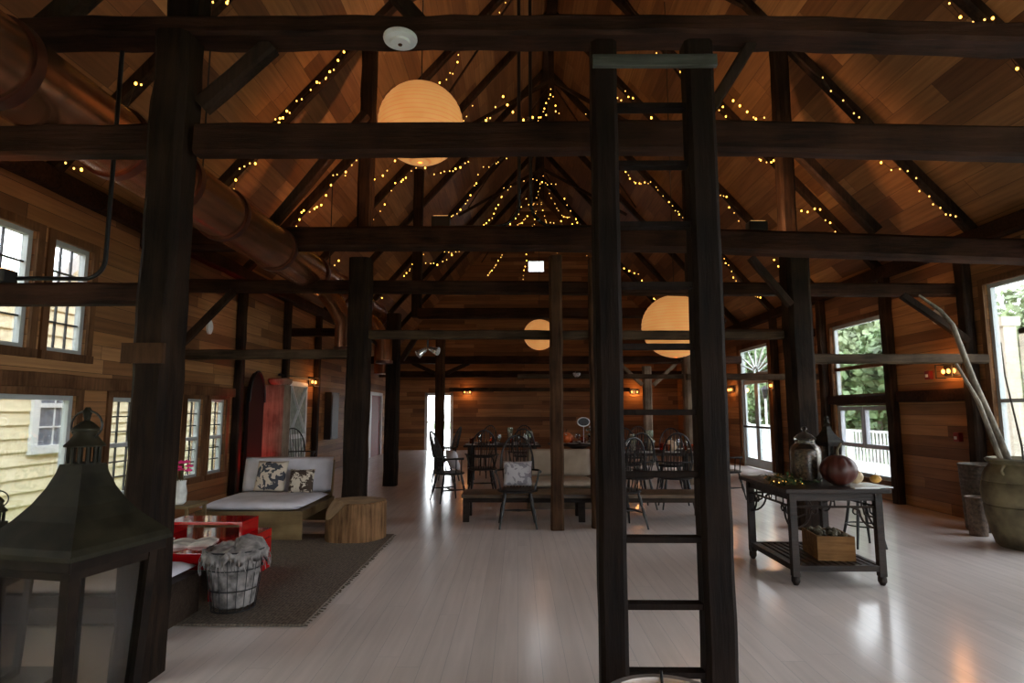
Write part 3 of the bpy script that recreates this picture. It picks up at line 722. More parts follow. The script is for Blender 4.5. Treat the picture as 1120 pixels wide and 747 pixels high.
L_ = [
 ([onroof('L', -2.1, 7.2), onroof('L', -2.6, 7.35), onroof('L', -3.1, 7.3), onroof('L', -3.6, 7.4), onroof('L', -4.1, 7.35)], 'fairy light string beside the duct on the left slope', True),
 ([onroof('L', -2.4, 9.3), onroof('L', -3.0, 9.4), onroof('L', -3.5, 9.4), onroof('L', -4.0, 9.4)], 'fairy light string along left rafter above mid depth beam', True),
 ([onroof('L', -1.6, 9.4), onroof('L', -.9, 9.4), onroof('L', -.2, 9.5, .3)], 'fairy light string on left slope right of the round lantern', True),
 ([onroof('L', -.9, 11.4, .35), onroof('L', -1.6, 11.4), onroof('L', -2.4, 11.4), onroof('L', -3.2, 11.4), onroof('L', -3.9, 11.4)], 'fairy light string sloping down left above the far tie beam', True),
 ([(-1.5, 11.5, 5.2), (-.7, 11.5, 6.3), (.1, 11.5, 6.9), (.7, 11.6, 8.0), (1.5, 11.5, 6.9), (2.2, 11.5, 6.3)], 'fairy light string following the middle chevron', False),
 ([(-1.8, 13.5, 5.2), (-1.0, 13.5, 5.6), (-.3, 13.5, 6.6), (.3, 13.5, 6.9), (.9, 13.5, 6.7)], 'fairy light string at centre between the black conduits', True),
 ([(-.8, 15.6, 5.0), (0, 15.6, 6.4), (.7, 15.7, 7.8), (1.4, 15.6, 6.6), (2.2, 15.6, 5.2)], 'fairy light string following the farthest chevron', False),
 ([(.1, 17.8, 5.0), (.4, 17.8, 6.8), (.7, 17.8, 8.2), (1.1, 17.8, 6.8), (1.4, 17.8, 5.0)], 'fairy light string bunched deep at the centre of the roof', False),
 ([onroof('L', -1.9, 15.7), onroof('L', -2.7, 15.7), onroof('L', -3.5, 15.7), onroof('L', -4.1, 15.7)], 'fairy light string far down the left slope near the posts', True),
 ([onroof('R', 3.95, 7.35, .25), onroof('R', 4.5, 7.4, .25), onroof('R', 5.0, 7.4, .25), onroof('R', 5.55, 7.4, .25)], 'fairy light string beside the nearest right rafter', False),
 ([onroof('R', 2.2, 9.4, .3), onroof('R', 2.8, 9.4, .25), onroof('R', 3.4, 9.4), onroof('R', 4.2, 9.4), onroof('R', 4.9, 9.4), onroof('R', 5.5, 9.4)], 'fairy light string right of the upper right post', True),
 ([onroof('R', 1.9, 11.3, .3), onroof('R', 2.6, 11.3), onroof('R', 3.3, 11.4), onroof('R', 4.1, 11.4), onroof('R', 4.9, 11.4), onroof('R', 5.6, 11.4)], 'fairy light string seen through and right of the ladder', True),
 ([onroof('R', 1.6, 13.4, .3), onroof('R', 2.3, 13.4), onroof('R', 3.1, 13.4), onroof('R', 3.9, 13.4), onroof('R', 4.7, 13.4), onroof('R', 5.5, 13.4)], 'fairy light string on right slope above the fan-light door', False),
 ([onroof('R', 3.3, 5.3, .25), onroof('R', 3.9, 5.3, .25), onroof('R', 4.5, 5.3, .25), onroof('R', 5.3, 5.3, .25)], 'fairy light string at the upper right edge of view', True),
 ([onroof('L', -2.2, 5.3, .25), onroof('L', -2.9, 5.3, .25), onroof('L', -3.6, 5.3, .25), onroof('L', -4.2, 5.3, .35)], 'fairy light string at upper left beyond the duct', True),
 ([(-2.6, 9.6, 5.2), (-1.8, 9.6, 5.9), (-1.2, 9.6, 5.4), (-.5, 9.6, 6.3), (.1, 9.6, 5.8)], 'fairy light swags between the round lantern and the black conduits', True),
 ([(-1.9, 12.2, 4.5), (-1.2, 12.2, 4.9), (-.5, 12.3, 5.3), (.2, 12.2, 5.9), (.9, 12.2, 5.4), (1.5, 12.2, 5.0)], 'fairy light swags low above the mid depth beam at centre', True),
 ([(1.1, 13.6, 6.4), (1.5, 13.6, 5.7), (2.1, 13.6, 5.2), (2.8, 13.6, 4.6), (3.3, 13.6, 4.0)], 'fairy light string seen between the ladder rungs above the mid depth beam', True),
 ([(-3.0, 9.4, 3.5), (-2.8, 9.3, 3.3), (-2.5, 9.4, 3.45)], 'small bunch of fairy lights under the duct beside the left posts', True),
 ([(1.0, 7.4, 5.9), (1.6, 7.4, 5.3), (2.2, 7.4, 5.2), (2.7, 7.4, 5.6), (3.2, 7.4, 5.2)], 'fairy light swags seen between the ladder rails near the top', True),
 ([(-1.7, 7.4, 5.3), (-.9, 7.4, 5.0), (-.2, 7.4, 5.5), (.5, 7.4, 5.3)], 'fairy light swags right of the high paper lantern', True),
]
for pts, lb, big in L_: fairy(pts, lb, big)

# ------------------------------------------------------------------ sconces, alarms on walls
def sconce(loc, rz_, label, n=3, pw=5):
    t = thing('wall_sconce', label, 'wall lamp', loc, rz_, group='wall sconces')
    MB().box((-.16, -.02, -.05), (.16, 0, .12)).build('back_plate', 'blackmetal', t)
    m = MB()
    for x in (-.16, .16):
        m.bar((x, -.13, -.08), (x, -.13, .1), .012)
    for z in (-.08, .1): m.bar((-.16, -.13, z), (.16, -.13, z), .012); m.bar((-.16, -.13, z), (-.16, 0, z), .012); m.bar((.16, -.13, z), (.16, 0, z), .012)
    m.build('cage', 'blackmetal', t)
    for k in range(n): MB().ball((-.1+.2*k/max(1, n-1), -.07, .01), .022, (1, 1, 1.5), 2).build('bulb', 'sconcebulb', t)
    l = bpy.data.lights.new('sconce_light', 'POINT'); l.energy = pw; l.color = (1, .38, .1); l.shadow_soft_size = .06
    lo = bpy.data.objects.new('sconce_light', l); C.objects.link(lo); lo.parent = t; lo.location = (0, -.2, .0)
sconce((XR-.02, 8.12, 1.93), -PI/2, 'three bulb caged sconce beside the big right window')
sconce((XR-.02, 13.75, 1.98), -PI/2, 'caged sconce on right wall, right of the fan-light door')
sconce((XR-.02, 16.5, 1.98), -PI/2, 'caged sconce on right wall, left of the fan-light door')
sconce((XL+.02, 12.95, 2.02), PI/2, 'caged sconce on left wall just right of the barn door', 2)
sconce((-1.85, YB-.02, 2.1), 0, 'caged sconce on rear wall right of the glazed rear door', 2, 9)
sconce((4.3, YB-.02, 2.1), 0, 'caged sconce on rear wall seen through the ladder', 2, 9)
t = thing('strobe_alarm', 'white oval strobe on the right wall below the eave', 'alarm', (XR-.03, 8.36, 2.72)); MB().lathe([(.09, 0), (.09, .03), (.05, .05)], 20).build('cover', 'white', t, smooth=True, mtx=Matrix.Translation((XR-.0, 8.36, 2.72)) @ Matrix.Rotation(-PI/2, 4, 'Y') @ Matrix.Scale(1.2, 4, (1, 0, 0)))
for y, z, lb in ((8.6, 1.915, 'small red fire alarm box on right wall beside the sconce'), (8.13, 1.06, 'small red pull station low on the right wall')):
    t = thing('fire_alarm', lb, 'alarm', (XR-.03, y, z)); MB().box((-.03, -.05, -.06), (.03, .05, .06)).build('housing', 'redsign', t, bevel=.006); MB().box((-.04, -.02, -.03), (-.03, .02, .01)).build('lever', 'white', t)
t = thing('strobe_alarm', 'white oval strobe on the left wall under the beams', 'alarm', (XL+.03, 8.6, 2.62)); MB().lathe([(.07, 0), (.07, .03), (.04, .05)], 20).build('cover', 'white', t, smooth=True, mtx=Matrix.Translation((XL, 8.6, 2.62)) @ Matrix.Rotation(PI/2, 4, 'Y') @ Matrix.Scale(1.5, 4, (1, 0, 0)))

# red uplight, arched panel and column on left wall
t = thing('arched_panel', 'tall dark arched panel leaning on the left wall in the red light', 'panel', (XL+.13, 9.93, 0))
pts = [(0, -.28, 0), (0, .28, 0)]+[(0, .28*math.cos(a), 1.55+.5*math.sin(a)) for a in [PI*k/10 for k in range(11)]]
MB().poly(pts, (.05, 0, 0)).build('board', 'black', t)
MB().tube([(.06, .29*math.cos(PI*k/12), 1.55+.51*math.sin(PI*k/12)) for k in range(13)], .018, 6).build('arch_rim', 'blackmetal', t)
t = thing('wooden_column', 'pale brown planked column cabinet beside the red glow on the left wall', 'column', (XL+.36, 10.42, 0))
MB().box((-.3, -.16, 0), (.14, .16, 1.85)).build('body', 'greypost', t, bevel=.01)
MB().lathe([(.16, 1.85), (.20, 1.9), (.20, 1.96), (.12, 1.98)], 24, fn=lambda a, z: 1).build('capital', 'greypost', t, smooth=True)
t = thing('red_uplight', 'small red stage light on floor between arched panel and column', 'light fixture', (XL+.3, 10.12, 0))
MB().lathe([(.05, 0), (.06, .02), (.06, .14)], 16).build('housing', 'blackmetal', t); MB().lathe([(.052, .141), (.05, .145)], 16).build('lens', 'redled', t)
t = thing('red_uplight', 'small red stage light on floor left of the arched panel', 'light fixture', (XL+.35, 9.68, 0))
MB().lathe([(.05, 0), (.06, .02), (.06, .14)], 16).build('housing', 'blackmetal', t); MB().lathe([(.052, .141), (.05, .145)], 16).build('lens', 'redled', t)
t = thing('speaker', 'flat black wall speaker beside the post behind the log stool', 'speaker', (XL+.0, 14.3, .75))
MB().box((0, -.3, 0), (.16, .3, 1.1)).build('cabinet', 'black', t, bevel=.01); MB().box((.16, -.25, .06), (.17, .25, 1.04)).build('grille', 'blackmetal', t)

# ------------------------------------------------------------------ rug
m = MB(); n = 30
m.box((-3.95, 4.09, .002), (-1.40, 7.0, .018))
rug = m.build('area_rug', 'rug', bevel=.006); tag(rug, 'brown woven jute rug under the red coffee table', 'rug')
m = MB()
for k in range(60):
    y = 4.1+2.88*k/59; m.bar((-1.405, y, .008), (-1.375+random.uniform(-.01, .01), y+random.uniform(-.015, .015), .006), .012, .006)
m.build('fringe', 'rug', rug)['kind'] = 'stuff'

# ------------------------------------------------------------------ soft things
def cushion_mesh(name, sx, sy, sz, mat, parent=None, puff=.35, amp=.01, mtx=None, nx=14, bow=0):
    """cushion centred at origin: width sx, depth sy, thickness sz"""
    bm = bmesh.new(); sd = random.random()*30
    top, bot = [], []
    for j in range(nx+1):
        rt, rb = [], []
        for i in range(nx+1):
            u, v = 2*i/nx-1, 2*j/nx-1
            f = max(0, (1-abs(u)**3.2))**puff*max(0, (1-abs(v)**3.2))**puff
            pin = 1-.05*(1-u*u)*abs(v)**2-.05*(1-v*v)*abs(u)**2
            nzv = noise.noise(V((u*2+sd, v*2, 0)))*amp+noise.noise(V((u*5+sd, v*5, 3)))*amp*.5
            x, y = u*sx/2*(pin if bow else 1), v*sy/2*(pin if bow else 1)
            edge = max(abs(u), abs(v)) > .999
            rt.append(bm.verts.new((x, y, sz/2*f+(0 if edge else nzv))))
            rb.append(rt[-1] if edge else bm.verts.new((x, y, -sz/2*f)))
        top.append(rt); bot.append(rb)
    for j in range(nx):
        for i in range(nx):
            bm.faces.new((top[j][i], top[j][i+1], top[j+1][i+1], top[j+1][i]))
            q = [bot[j][i], bot[j+1][i], bot[j+1][i+1], bot[j][i+1]]
            try: bm.faces.new(q)
            except ValueError: pass
    bmesh.ops.recalc_face_normals(bm, faces=bm.faces)
    me = bpy.data.meshes.new(name); bm.to_mesh(me); bm.free(); me.shade_smooth(); me.materials.append(M[mat])
    o = bpy.data.objects.new(name, me); C.objects.link(o)
    if parent: o.parent = parent
    if mtx is not None: o.matrix_local = mtx
    return o
def daybed(loc, rz_, W, D, label, fab, wood, hs=.30, back=.44, mirror=False):
    """front at -Y, backrest at +Y; origin front centre on floor"""
    t = thing('daybed', label, 'daybed', loc, rz_, group='low plywood daybeds')
    m = MB()
    m.box((-W/2, 0, 0), (W/2, .03, hs)); m.box((-W/2, .03, hs-.10), (-W/2+.03, D, hs)); m.box((W/2-.03, .03, hs-.1), (W/2, D, hs))
    m.box((-W/2+.03, .03, hs-.04), (W/2-.03, D, hs-.01)); m.box((-W/2, D-.03, 0), (W/2, D, hs-.1))
    m.build('frame', wood, t, bevel=.003)
    cushion_mesh('seat_cushion', W-.06, D-.16, .10, fab, t, puff=.16, amp=.008, mtx=Matrix.Translation((0, (D-.10)/2, hs+.04)))
    bm_ = Matrix.Translation((0, D-.06, hs+.06+back/2)) @ Matrix.Rotation(R(80), 4, 'X')
    m = MB(); m.box((-W/2+.02, -back/2-.06, -.10), (W/2-.02, back/2-.03, -.06)); m.build('back_board', wood, t).matrix_local = bm_
    cushion_mesh('back_cushion', W-.04, back, .13, fab, t, puff=.16, amp=.008, mtx=bm_)
    return t
daybed((-2.93, 6.66, .018), R(1), 1.17, 1.22, 'white cushioned daybed with plywood base on the rug, beside the left wall', 'cushion', 'ply')
daybed((.66, 8.85, 0), 0, 1.05, 1.05, 'beige cushioned daybed behind the slim brown post, in the middle of the hall', 'beige', 'benchwood', hs=.30)
t = thing('upholstered_bench', 'low dark bench with a white pad at near left, mostly hidden behind the big post', 'bench', (-2.83, 4.05, .018))
m = MB(); m.box((-.6, -.3, .2), (.6, .3, .27)); m.box((-.6, -.3, 0), (-.55, .3, .2)); m.box((.55, -.3, 0), (.6, .3, .2)); m.build('frame', 'darkwood', t, bevel=.003)
cushion_mesh('seat_pad', 1.16, .56, .09, 'cushion', t, puff=.16, amp=.006, mtx=Matrix.Translation((0, 0, .31)))
def pillow(loc, w, h, tilt, rz_, mat, label):
    o = cushion_mesh('throw_pillow', w, h, .13, mat, bow=1, puff=.5)
    o.matrix_world = Matrix.Translation(loc) @ Matrix.Rotation(rz_, 4, 'Z') @ Matrix.Rotation(tilt, 4, 'X')
    return tag(o, label, 'pillow', 'throw pillows')
pillow((-3.07, 7.58, .60), .40, .38, R(74), R(-6), 'printbig', 'larger cream pillow with a dark photo print on the white daybed')
pillow((-2.66, 7.50, .55), .30, .29, R(72), R(5), 'printsmall', 'smaller cream pillow with a dark figure print on the white daybed')

# ------------------------------------------------------------------ red coffee table with tray, book
t = thing('coffee_table', 'low glossy red lacquer coffee table on the jute rug', 'coffee table', (-2.74, 5.05, .018))
m = MB(); m.box((-.62, -.50, .27), (.52, .50, .34)); m.build('top', 'red', t, bevel=.004)
m = MB(); m.box((.47, -.50, 0), (.52, .50, .268)); m.build('side_panel', 'red', t, bevel=.003)
m = MB(); m.box((-.62, -.50, 0), (-.57, .50, .268)); m.build('side_panel', 'red', t, bevel=.003)
m = MB(); m.box((-.57, .30, .02), (.47, .33, .268)); m.build('back_panel', 'red', t)
t = thing('tray_riser', 'red lacquer riser standing on the far side of the coffee table', 'tray', (-2.62, 5.33, .358))
MB().box((-.36, -.16, .09), (.30, .16, .115)).build('top', 'red', t, bevel=.003)
for x in (-.36, .275): MB().box((x, -.16, 0), (x+.025, .16, .09)).build('side', 'red', t, bevel=.002)
t = thing('tray_riser', 'smaller red box at the left end of the coffee table', 'tray', (-3.17, 5.05, .358)); MB().box((-.12, -.1, 0), (.12, .1, .07)).build('top', 'red', t, bevel=.003); MB().box((-.1, -.08, .07), (.1, .08, .078)).build('lid', 'paper', t)
t = thing('open_magazine', 'open magazine lying on the red coffee table', 'magazine', (-2.58, 4.87, .358), R(12))
for s in (-1, 1):
    m = MB(); K = 8
    for k in range(K):
        u0, u1 = k/K*.17, (k+1)/K*.17; z0, z1 = .006+.022*math.sin(PI*min(1, u0/.17)*.9+.1), .006+.022*math.sin(PI*min(1, u1/.17)*.9+.1)
        m.poly([(s*u0, -.12, z0), (s*u1, -.12, z1), (s*u1, -.12, .0), (s*u0, -.12, .0)], (0, .24, 0))
    m.build('page_block', 'paper', t, smooth=True)
t = thing('magazine', 'pale magazine lying flat near the left end of coffee table', 'magazine', (-2.95, 4.95, .358), R(-10)); MB().box((-.1, -.14, 0), (.1, .14, .008)).build('pages', 'paper', t)

# log stool
t = thing('log_stool', 'chunky raw log stool with a cut corner on the edge of the rug', 'stool', (-1.80, 6.80, .018))
sd = 3.7
def lf(a, z):
    r = 1+.05*math.sin(2*a+1)+.035*math.sin(5*a)+.03*noise.noise(V((math.cos(a)*3, math.sin(a)*3, z*2)))
    return r
bm = bmesh.new(); seg = 48; rings = []
for z in [0, .03, .1, .18, .26, .33, .38, .40]:
    ring = []
    for k in range(seg):
        a = 2*PI*k/seg; r = .315*lf(a, z)*(1-.03*(z > .39))
        x, y = r*math.cos(a), r*math.sin(a)
        zz = z
        # cut corner at front left
        c = (-x*.86-y*.5)
        if c > .17: zz = min(z, max(.0, .40-(c-.17)*1.25))
        ring.append(bm.verts.new((x, y, zz)))
    rings.append(ring)
for a, b in zip(rings, rings[1:]):
    for k in range(seg):
        try: bm.faces.new((a[k], a[(k+1) % seg], b[(k+1) % seg], b[k]))
        except ValueError: pass
bm.faces.new(rings[0][::-1])
me = bpy.data.meshes.new('body'); bmesh.ops.recalc_face_normals(bm, faces=bm.faces); bm.to_mesh(me); bm.free(); me.materials.append(M['stump'])
o = bpy.data.objects.new('body', me); C.objects.link(o); o.parent = t
m = MB(); cv = m.bm.verts.new((0.02, 0.02, .402)); rg = []
for j in range(1, 7):
    ring = []
    for k in range(seg):
        a = 2*PI*k/seg; r = .308*lf(a, .4)*j/6; x, y = r*math.cos(a), r*math.sin(a); c = (-x*.86-y*.5)
        z = .403 if c < .17 else .403-(c-.17)*1.24
        ring.append(m.bm.verts.new((x, y, z)))
    rg.append(ring)
for k in range(seg): m.bm.faces.new((cv, rg[0][k], rg[0][(k+1) % seg]))
for a, b in zip(rg, rg[1:]):
    for k in range(seg): m.bm.faces.new((a[k], b[k], b[(k+1) % seg], a[(k+1) % seg]))
m.build('cut_top', 'stumptop', t)

# wire basket with cloth
t = thing('wire_basket', 'round black wire basket at the near corner of the rug', 'basket', (-2.02, 4.42, .018))
for z, r in ((.0, .145), (.14, .162), (.28, .182), (.405, .20)):
    MB().tube([(r*math.cos(2*PI*k/28), r*math.sin(2*PI*k/28), z+.006) for k in range(28)], .006 if z > .4 else .004, 6, closed=True).build('hoop', 'wire', t)
m = MB()
for k in range(18):
    a = 2*PI*k/18; m.tube([(.145*math.cos(a), .145*math.sin(a), .006), (.20*math.cos(a), .20*math.sin(a), .41)], .0028, 5)
m.build('upright_wires', 'wire', t)
bm = bmesh.new(); rings = []; seg = 56
for (r, z) in [(.02, .03), (.11, .02), (.135, .04), (.143, .10), (.150, .17), (.158, .24), (.166, .31), (.175, .37), (.188, .405), (.203, .412), (.213, .39), (.216, .35), (.208, .41), (.18, .42), (.14, .43), (.08, .45), (.02, .44)]:
    ring = []
    for k in range(seg):
        a = 2*PI*k/seg
        q = V((math.cos(a)*2.2, math.sin(a)*2.2, z*9)); rr = r*(1+.06*noise.noise(q)+(.05*math.sin(a*13+z*20) if z < .4 else .05*math.sin(a*9)))
        zz = z+(.03*noise.noise(q*1.4+V((5, 0, 0))) if z > .34 else 0)+(.04*math.cos(a-.6) if r < .19 and z > .415 else 0)
        if z == .35: zz -= .04*max(0, math.sin(a*3+1))+.02*math.sin(a*11)
        ring.append(bm.verts.new((rr*math.cos(a), rr*math.sin(a), zz)))
    rings.append(ring)
for a, b in zip(rings, rings[1:]):
    for k in range(seg): bm.faces.new((a[k], a[(k+1) % seg], b[(k+1) % seg], b[k]))
bm.faces.new(rings[0][::-1]); bm.faces.new(rings[-1])
bmesh.ops.recalc_face_normals(bm, faces=bm.faces)
me = bpy.data.meshes.new('throw_blanket'); bm.to_mesh(me); bm.free(); me.shade_smooth(); me.materials.append(M['cloth'])
o = bpy.data.objects.new('throw_blanket', me); C.objects.link(o); o.location = (-2.02, 4.42, .018)
tag(o, 'crumpled grey fringed throw stuffed in the wire basket', 'blanket')
m = MB()
for k in range(44):
    a = 2*PI*k/44+random.uniform(-.05, .05); r = .225; z = .35+random.uniform(-.02, .03)
    m.tube([(r*math.cos(a), r*math.sin(a), z), (r*1.05*math.cos(a), r*1.05*math.sin(a), z-.03), (r*1.04*math.cos(a+.05), r*1.04*math.sin(a+.05), z-.06-random.random()*.03)], .0025, 4)
m.build('fringe', 'cloth', o)['kind'] = 'stuff'

# side table with flowers
t = thing('side_table', 'small pale wood side table holding a flower vase under the left windows', 'side table', (-3.62, 6.35, 0))
MB().box((-.22, -.2, .42), (.30, .2, .45)).build('top', 'ply', t, bevel=.003)
for x in (-.2, .26):
    for y in (-.18, .16): MB().box((x, y, 0), (x+.03, y+.03, .42)).build('leg', 'ply', t)
t = thing('flower_vase', 'white glazed vase on the small side table', 'vase', (-3.50, 6.3, .45))
MB().lathe([(.05, 0), (.07, .02), (.075, .12), (.06, .2), (.065, .24), (.06, .24), (.055, .2), (.06, .1)], 24).build('body', 'vase', t, smooth=True)
t = thing('flower_bouquet', 'bunch of bright pink flowers in the white vase', 'flowers', (-3.50, 6.3, .60))
m = MB()
for k in range(7):
    a = 2*PI*k/7; m.tube([(0, 0, 0), (.03*math.cos(a), .03*math.sin(a), .1), (.07*math.cos(a), .07*math.sin(a), .2)], .003, 5)
m.build('stems', 'leaf', t)
for k in range(9):
    a = 2*PI*k/9; r = .08 if k < 8 else 0; z = .19+.04*(k % 3)
    m = MB()
    for j in range(8):
        b = 2*PI*j/8; m.ball((r*math.cos(a)+.022*math.cos(b), r*math.sin(a)+.022*math.sin(b), z+.006*(j % 2)), .02, (1, 1, .5), 1)
    m.ball((r*math.cos(a), r*math.sin(a), z+.012), .016, sub=1)
    m.build('blossom', 'pink', t, smooth=True)

# ------------------------------------------------------------------ windsor chair
def make_windsor():
    t = thing('windsor_chair', 'x', 'chair')
    hs = .44
    bm = MB(); seg = 32
    prof = [(.205, -.022), (.235, -.012), (.24, .004), (.225, .014), (.12, .004)]
    def sf(a, z): return (1.0+.06*abs(math.cos(a)))*(1-.06*max(0, math.sin(a)))
    bm.lathe(prof, seg, (0, 0, hs), fn=sf).build('seat', 'black', t, smooth=True)
    for sx in (-1, 1):
        for sy in (-1, 1):
            p = V((sx*.15, sy*.14, hs-.015)); q = V((sx*.225, sy*(.21 if sy < 0 else .23), 0)); pts = []; rs = []
            for f, r in ((0, .013), (.2, .019), (.33, .021), (.4, .013), (.44, .02), (.62, .021), (.72, .013), (1, .011)): pts.append(p.lerp(q, f)); rs.append(r)
            MB().tube(pts, rs, 8).build('leg', 'black', t, smooth=True)
    m = MB(); f = .55
    def lp(sx, sy): return V((sx*.15, sy*.14, hs-.015)).lerp(V((sx*.225, sy*.215, 0)), f)
    for sx in (-1, 1): m.tube([lp(sx, -1), (lp(sx, -1)+lp(sx, 1))/2, lp(sx, 1)], [.008, .014, .008], 8)
    a, b = (lp(-1, -1)+lp(-1, 1))/2, (lp(1, -1)+lp(1, 1))/2; m.tube([a, (a+b)/2, b], [.008, .015, .008], 8)
    m.build('stretcher', 'black', t, smooth=True)
    # arm bow
    arm = [(-.27, -.13, .67)]+[(.27*math.sin(an)*1.0, .02+.20*math.cos(an)*1.0, .67) for an in [R(-90+180*k/14) for k in range(15)]]+[(.27, -.13, .67)]
    MB().tube(arm, [.02]+[.012]*15+[.02], 8).build('arm_bow', 'black', t, smooth=True)
    hoop = [(-.21*math.cos(a), .19+.12*math.sin(a), .67+.42*math.sin(a)**.8 if math.sin(a) > 0 else .67) for a in [PI*k/18 for k in range(19)]]
    MB().tube(hoop, .0125, 8).build('hoop', 'black', t, smooth=True)
    for k in range(9):
        u = -1+2*k/8; a = math.acos(-u*.92); x0 = u*.16
        top = V((-.21*math.cos(a), .19+.12*math.sin(a), .67+.42*math.sin(a)**.8))
        MB().tube([(x0, .17-.02*abs(u), hs), (x0*1.15, .21-.03*abs(u), .67), top], .006, 6).build('spindle', 'black', t, smooth=True)
    for sx in (-1, 1):
        for j, y in enumerate((-.10, -.01)):
            MB().tube([(sx*.205, y-.02, hs), (sx*.265, y, .67)], .008, 6).build('arm_spindle', 'black', t, smooth=True)
    return t
wc = make_windsor()
CH = [ (0.0, 7.56, 0, R(2), 'black windsor armchair holding a grey pillow, in front of the long low bench'),
 (-1.08, 9.62, 0, R(118), 'black windsor armchair with a pillow, leftmost one beside the dining tables'),
 (-.60, 10.35, 0, R(190), 'black windsor armchair right beside the leftmost pillow chair'),
 (1.27, 7.5, 0, R(200), 'black windsor armchair directly behind left ladder rail'),
 (1.75, 9.0, 0, R(185), 'black windsor armchair at near side of the right dining table, left one'),
 (2.32, 9.0, 0, R(175), 'black windsor armchair at near side of the right dining table, right one'),
 (3.38, 9.95, 0, R(105), 'black windsor armchair at the right end of the right dining table'),
 (-1.45, 12.2, 0, R(-100), 'black windsor armchair at the left end of the far dining table'),
 (-.75, 13.1, 0, R(-30), 'black windsor armchair behind the far dining table at left'),
 (.15, 13.3, 0, R(0), 'black windsor armchair behind the far dining table at centre'),
 (.1, 11.1, 0, R(180), 'black windsor armchair at near side of the far dining table'),
 (2.0, 11.1, 0, R(0), 'black windsor armchair behind the right dining table, left one'),
 (2.75, 11.0, 0, R(-20), 'black windsor armchair behind the right dining table, right one'),
 (-3.98, 10.95, 0, R(40), 'black windsor armchair against the left wall before the barn door'),
 (2.5, 12.9, 0, R(180), 'black windsor armchair far back behind the pale post')]
for i, (x, y, z, rz_, lb) in enumerate(CH): place(wc, i > 0, lb, (x, y, z), rz_, 'black windsor chairs')
pillow((0.0, 7.62, .63), .36, .31, R(78), 0, 'printgrey', 'grey pillow on the windsor chair in front of the long bench')
pillow((-1.03, 9.66, .64), .34, .32, R(72), R(118), 'cushion', 'white pillow on leftmost windsor chair')

# long low bench
t = thing('long_bench', 'very long low dark wood bench behind the pillow chair', 'bench', (.90, 8.1, 0))
MB().box((-1.62, -.28, .30), (1.62, .28, .345)).build('seat_board', 'benchwood', t, bevel=.004)
m = MB(); m.box((-1.60, -.27, .245), (1.60, -.24, .30)); m.box((-1.60, .24, .245), (1.60, .27, .30)); m.build('apron', 'darkwood', t)
for x in (-1.6, -.12, 1.5):
    for y in (-.27, .20): MB().box((x, y, 0), (x+.08, y+.07, .245)).build('leg', 'darkwood', t)

# ------------------------------------------------------------------ dining tables and settings
def dining(x, y, r, label, rect=None):
    t = thing('dining_table', label, 'dining table', (x, y, 0), group='dark dining tables')
    if rect:
        w, d = rect
        MB().box((-w/2, -d/2, .71), (w/2, d/2, .75)).build('tabletop', 'darkwood', t, bevel=.004)
        for sx in (-1, 1):
            for sy in (-1, 1): MB().box((sx*(w/2-.12)-.04, sy*(d/2-.12)-.04, 0), (sx*(w/2-.12)+.04, sy*(d/2-.12)+.04, .71)).build('leg', 'darkwood', t)
    else:
        MB().lathe([(r-.02, .71), (r, .72), (r, .745), (r-.01, .75)], 40).build('tabletop', 'darkwood', t, smooth=True)
        MB().lathe([(.28, 0), (.26, .04), (.07, .1), (.06, .4), (.09, .5), (.07, .6), (.25, .7), (.25, .71)], 24).build('pedestal', 'darkwood', t, smooth=True)
dining(-.3, 12.2, 0, 'dark dining table at the far left of the dining area, behind the pillow chair', (1.5, 1.0))
dining(2.25, 10.05, 0, 'dark dining table seen between the ladder rails', (1.5, 1.1))
dining(1.25, 12.6, .62, 'round dark dining table behind the beige daybed')
gl = MB().lathe([(.03, 0), (.03, .004), (.005, .008), (.004, .07), (.03, .10), (.036, .14), (.03, .19), (.027, .19), (.032, .14), (.025, .105)], 12).build('goblet', 'tumbler', smooth=True)
ga = MB().lathe([(.032, 0), (.036, .01), (.04, .12), (.037, .12), (.033, .012)], 12).build('tumbler', 'amber', smooth=True)
pl = MB().lathe([(.07, 0), (.12, .012), (.125, .016), (.07, .006)], 24).build('plate', 'plate', smooth=True)
used = set()
def small(proto, loc, label, cat, group):
    o = proto if proto.name not in used else proto.copy()
    if proto.name not in used: used.add(proto.name)
    else: C.objects.link(o)
    o.location = loc; tag(o, label, cat, group)
for (cx, cy, w, d, nm) in ((-.3, 12.2, .6, .36, 'far left dining table'), (2.25, 10.05, .6, .42, 'dining table seen through the ladder'), (1.25, 12.6, .4, .36, 'round dining table')):
    for i in range(4):
        for s in (-1, 1):
            px, py = cx-w+2*w*i/3, cy+s*d
            small(pl, (px, py, .751), 'white plate laid on the %s' % nm, 'plate', 'plates on the %s' % nm)
            small(gl, (px+.15*(1 if i < 3 else -1)*.9, py-s*.16, .751), 'clear stemmed glass on the %s' % nm, 'glass', 'stemmed glasses on the %s' % nm)
            small(ga, (px-.02, py-s*.2, .751), 'amber tumbler on the %s' % nm, 'glass', 'amber tumblers on the %s' % nm)
def hurricane(x, y, h, lb, z=.75):
    t = thing('hurricane_candle', lb, 'candle holder', (x, y, z))
    MB().lathe([(.06, 0), (.06, h), (.056, h), (.056, .01)], 20).build('glass_sleeve', 'tumbler', t, smooth=True)
    MB().lathe([(.035, .012), (.037, h*.6), (.03, h*.62)], 16).build('candle', 'candle', t, smooth=True)
hurricane(-.15, 12.2, .33, 'tall glass candle holder on the far left dining table, left one')
hurricane(.24, 12.1, .26, 'shorter glass candle holder on the far left dining table, right one')
hurricane(1.9, 10.0, .28, 'glass candle holder on the dining table seen through the ladder, left one')
hurricane(2.2, 10.1, .34, 'glass candle holder on the dining table seen through the ladder, right one')
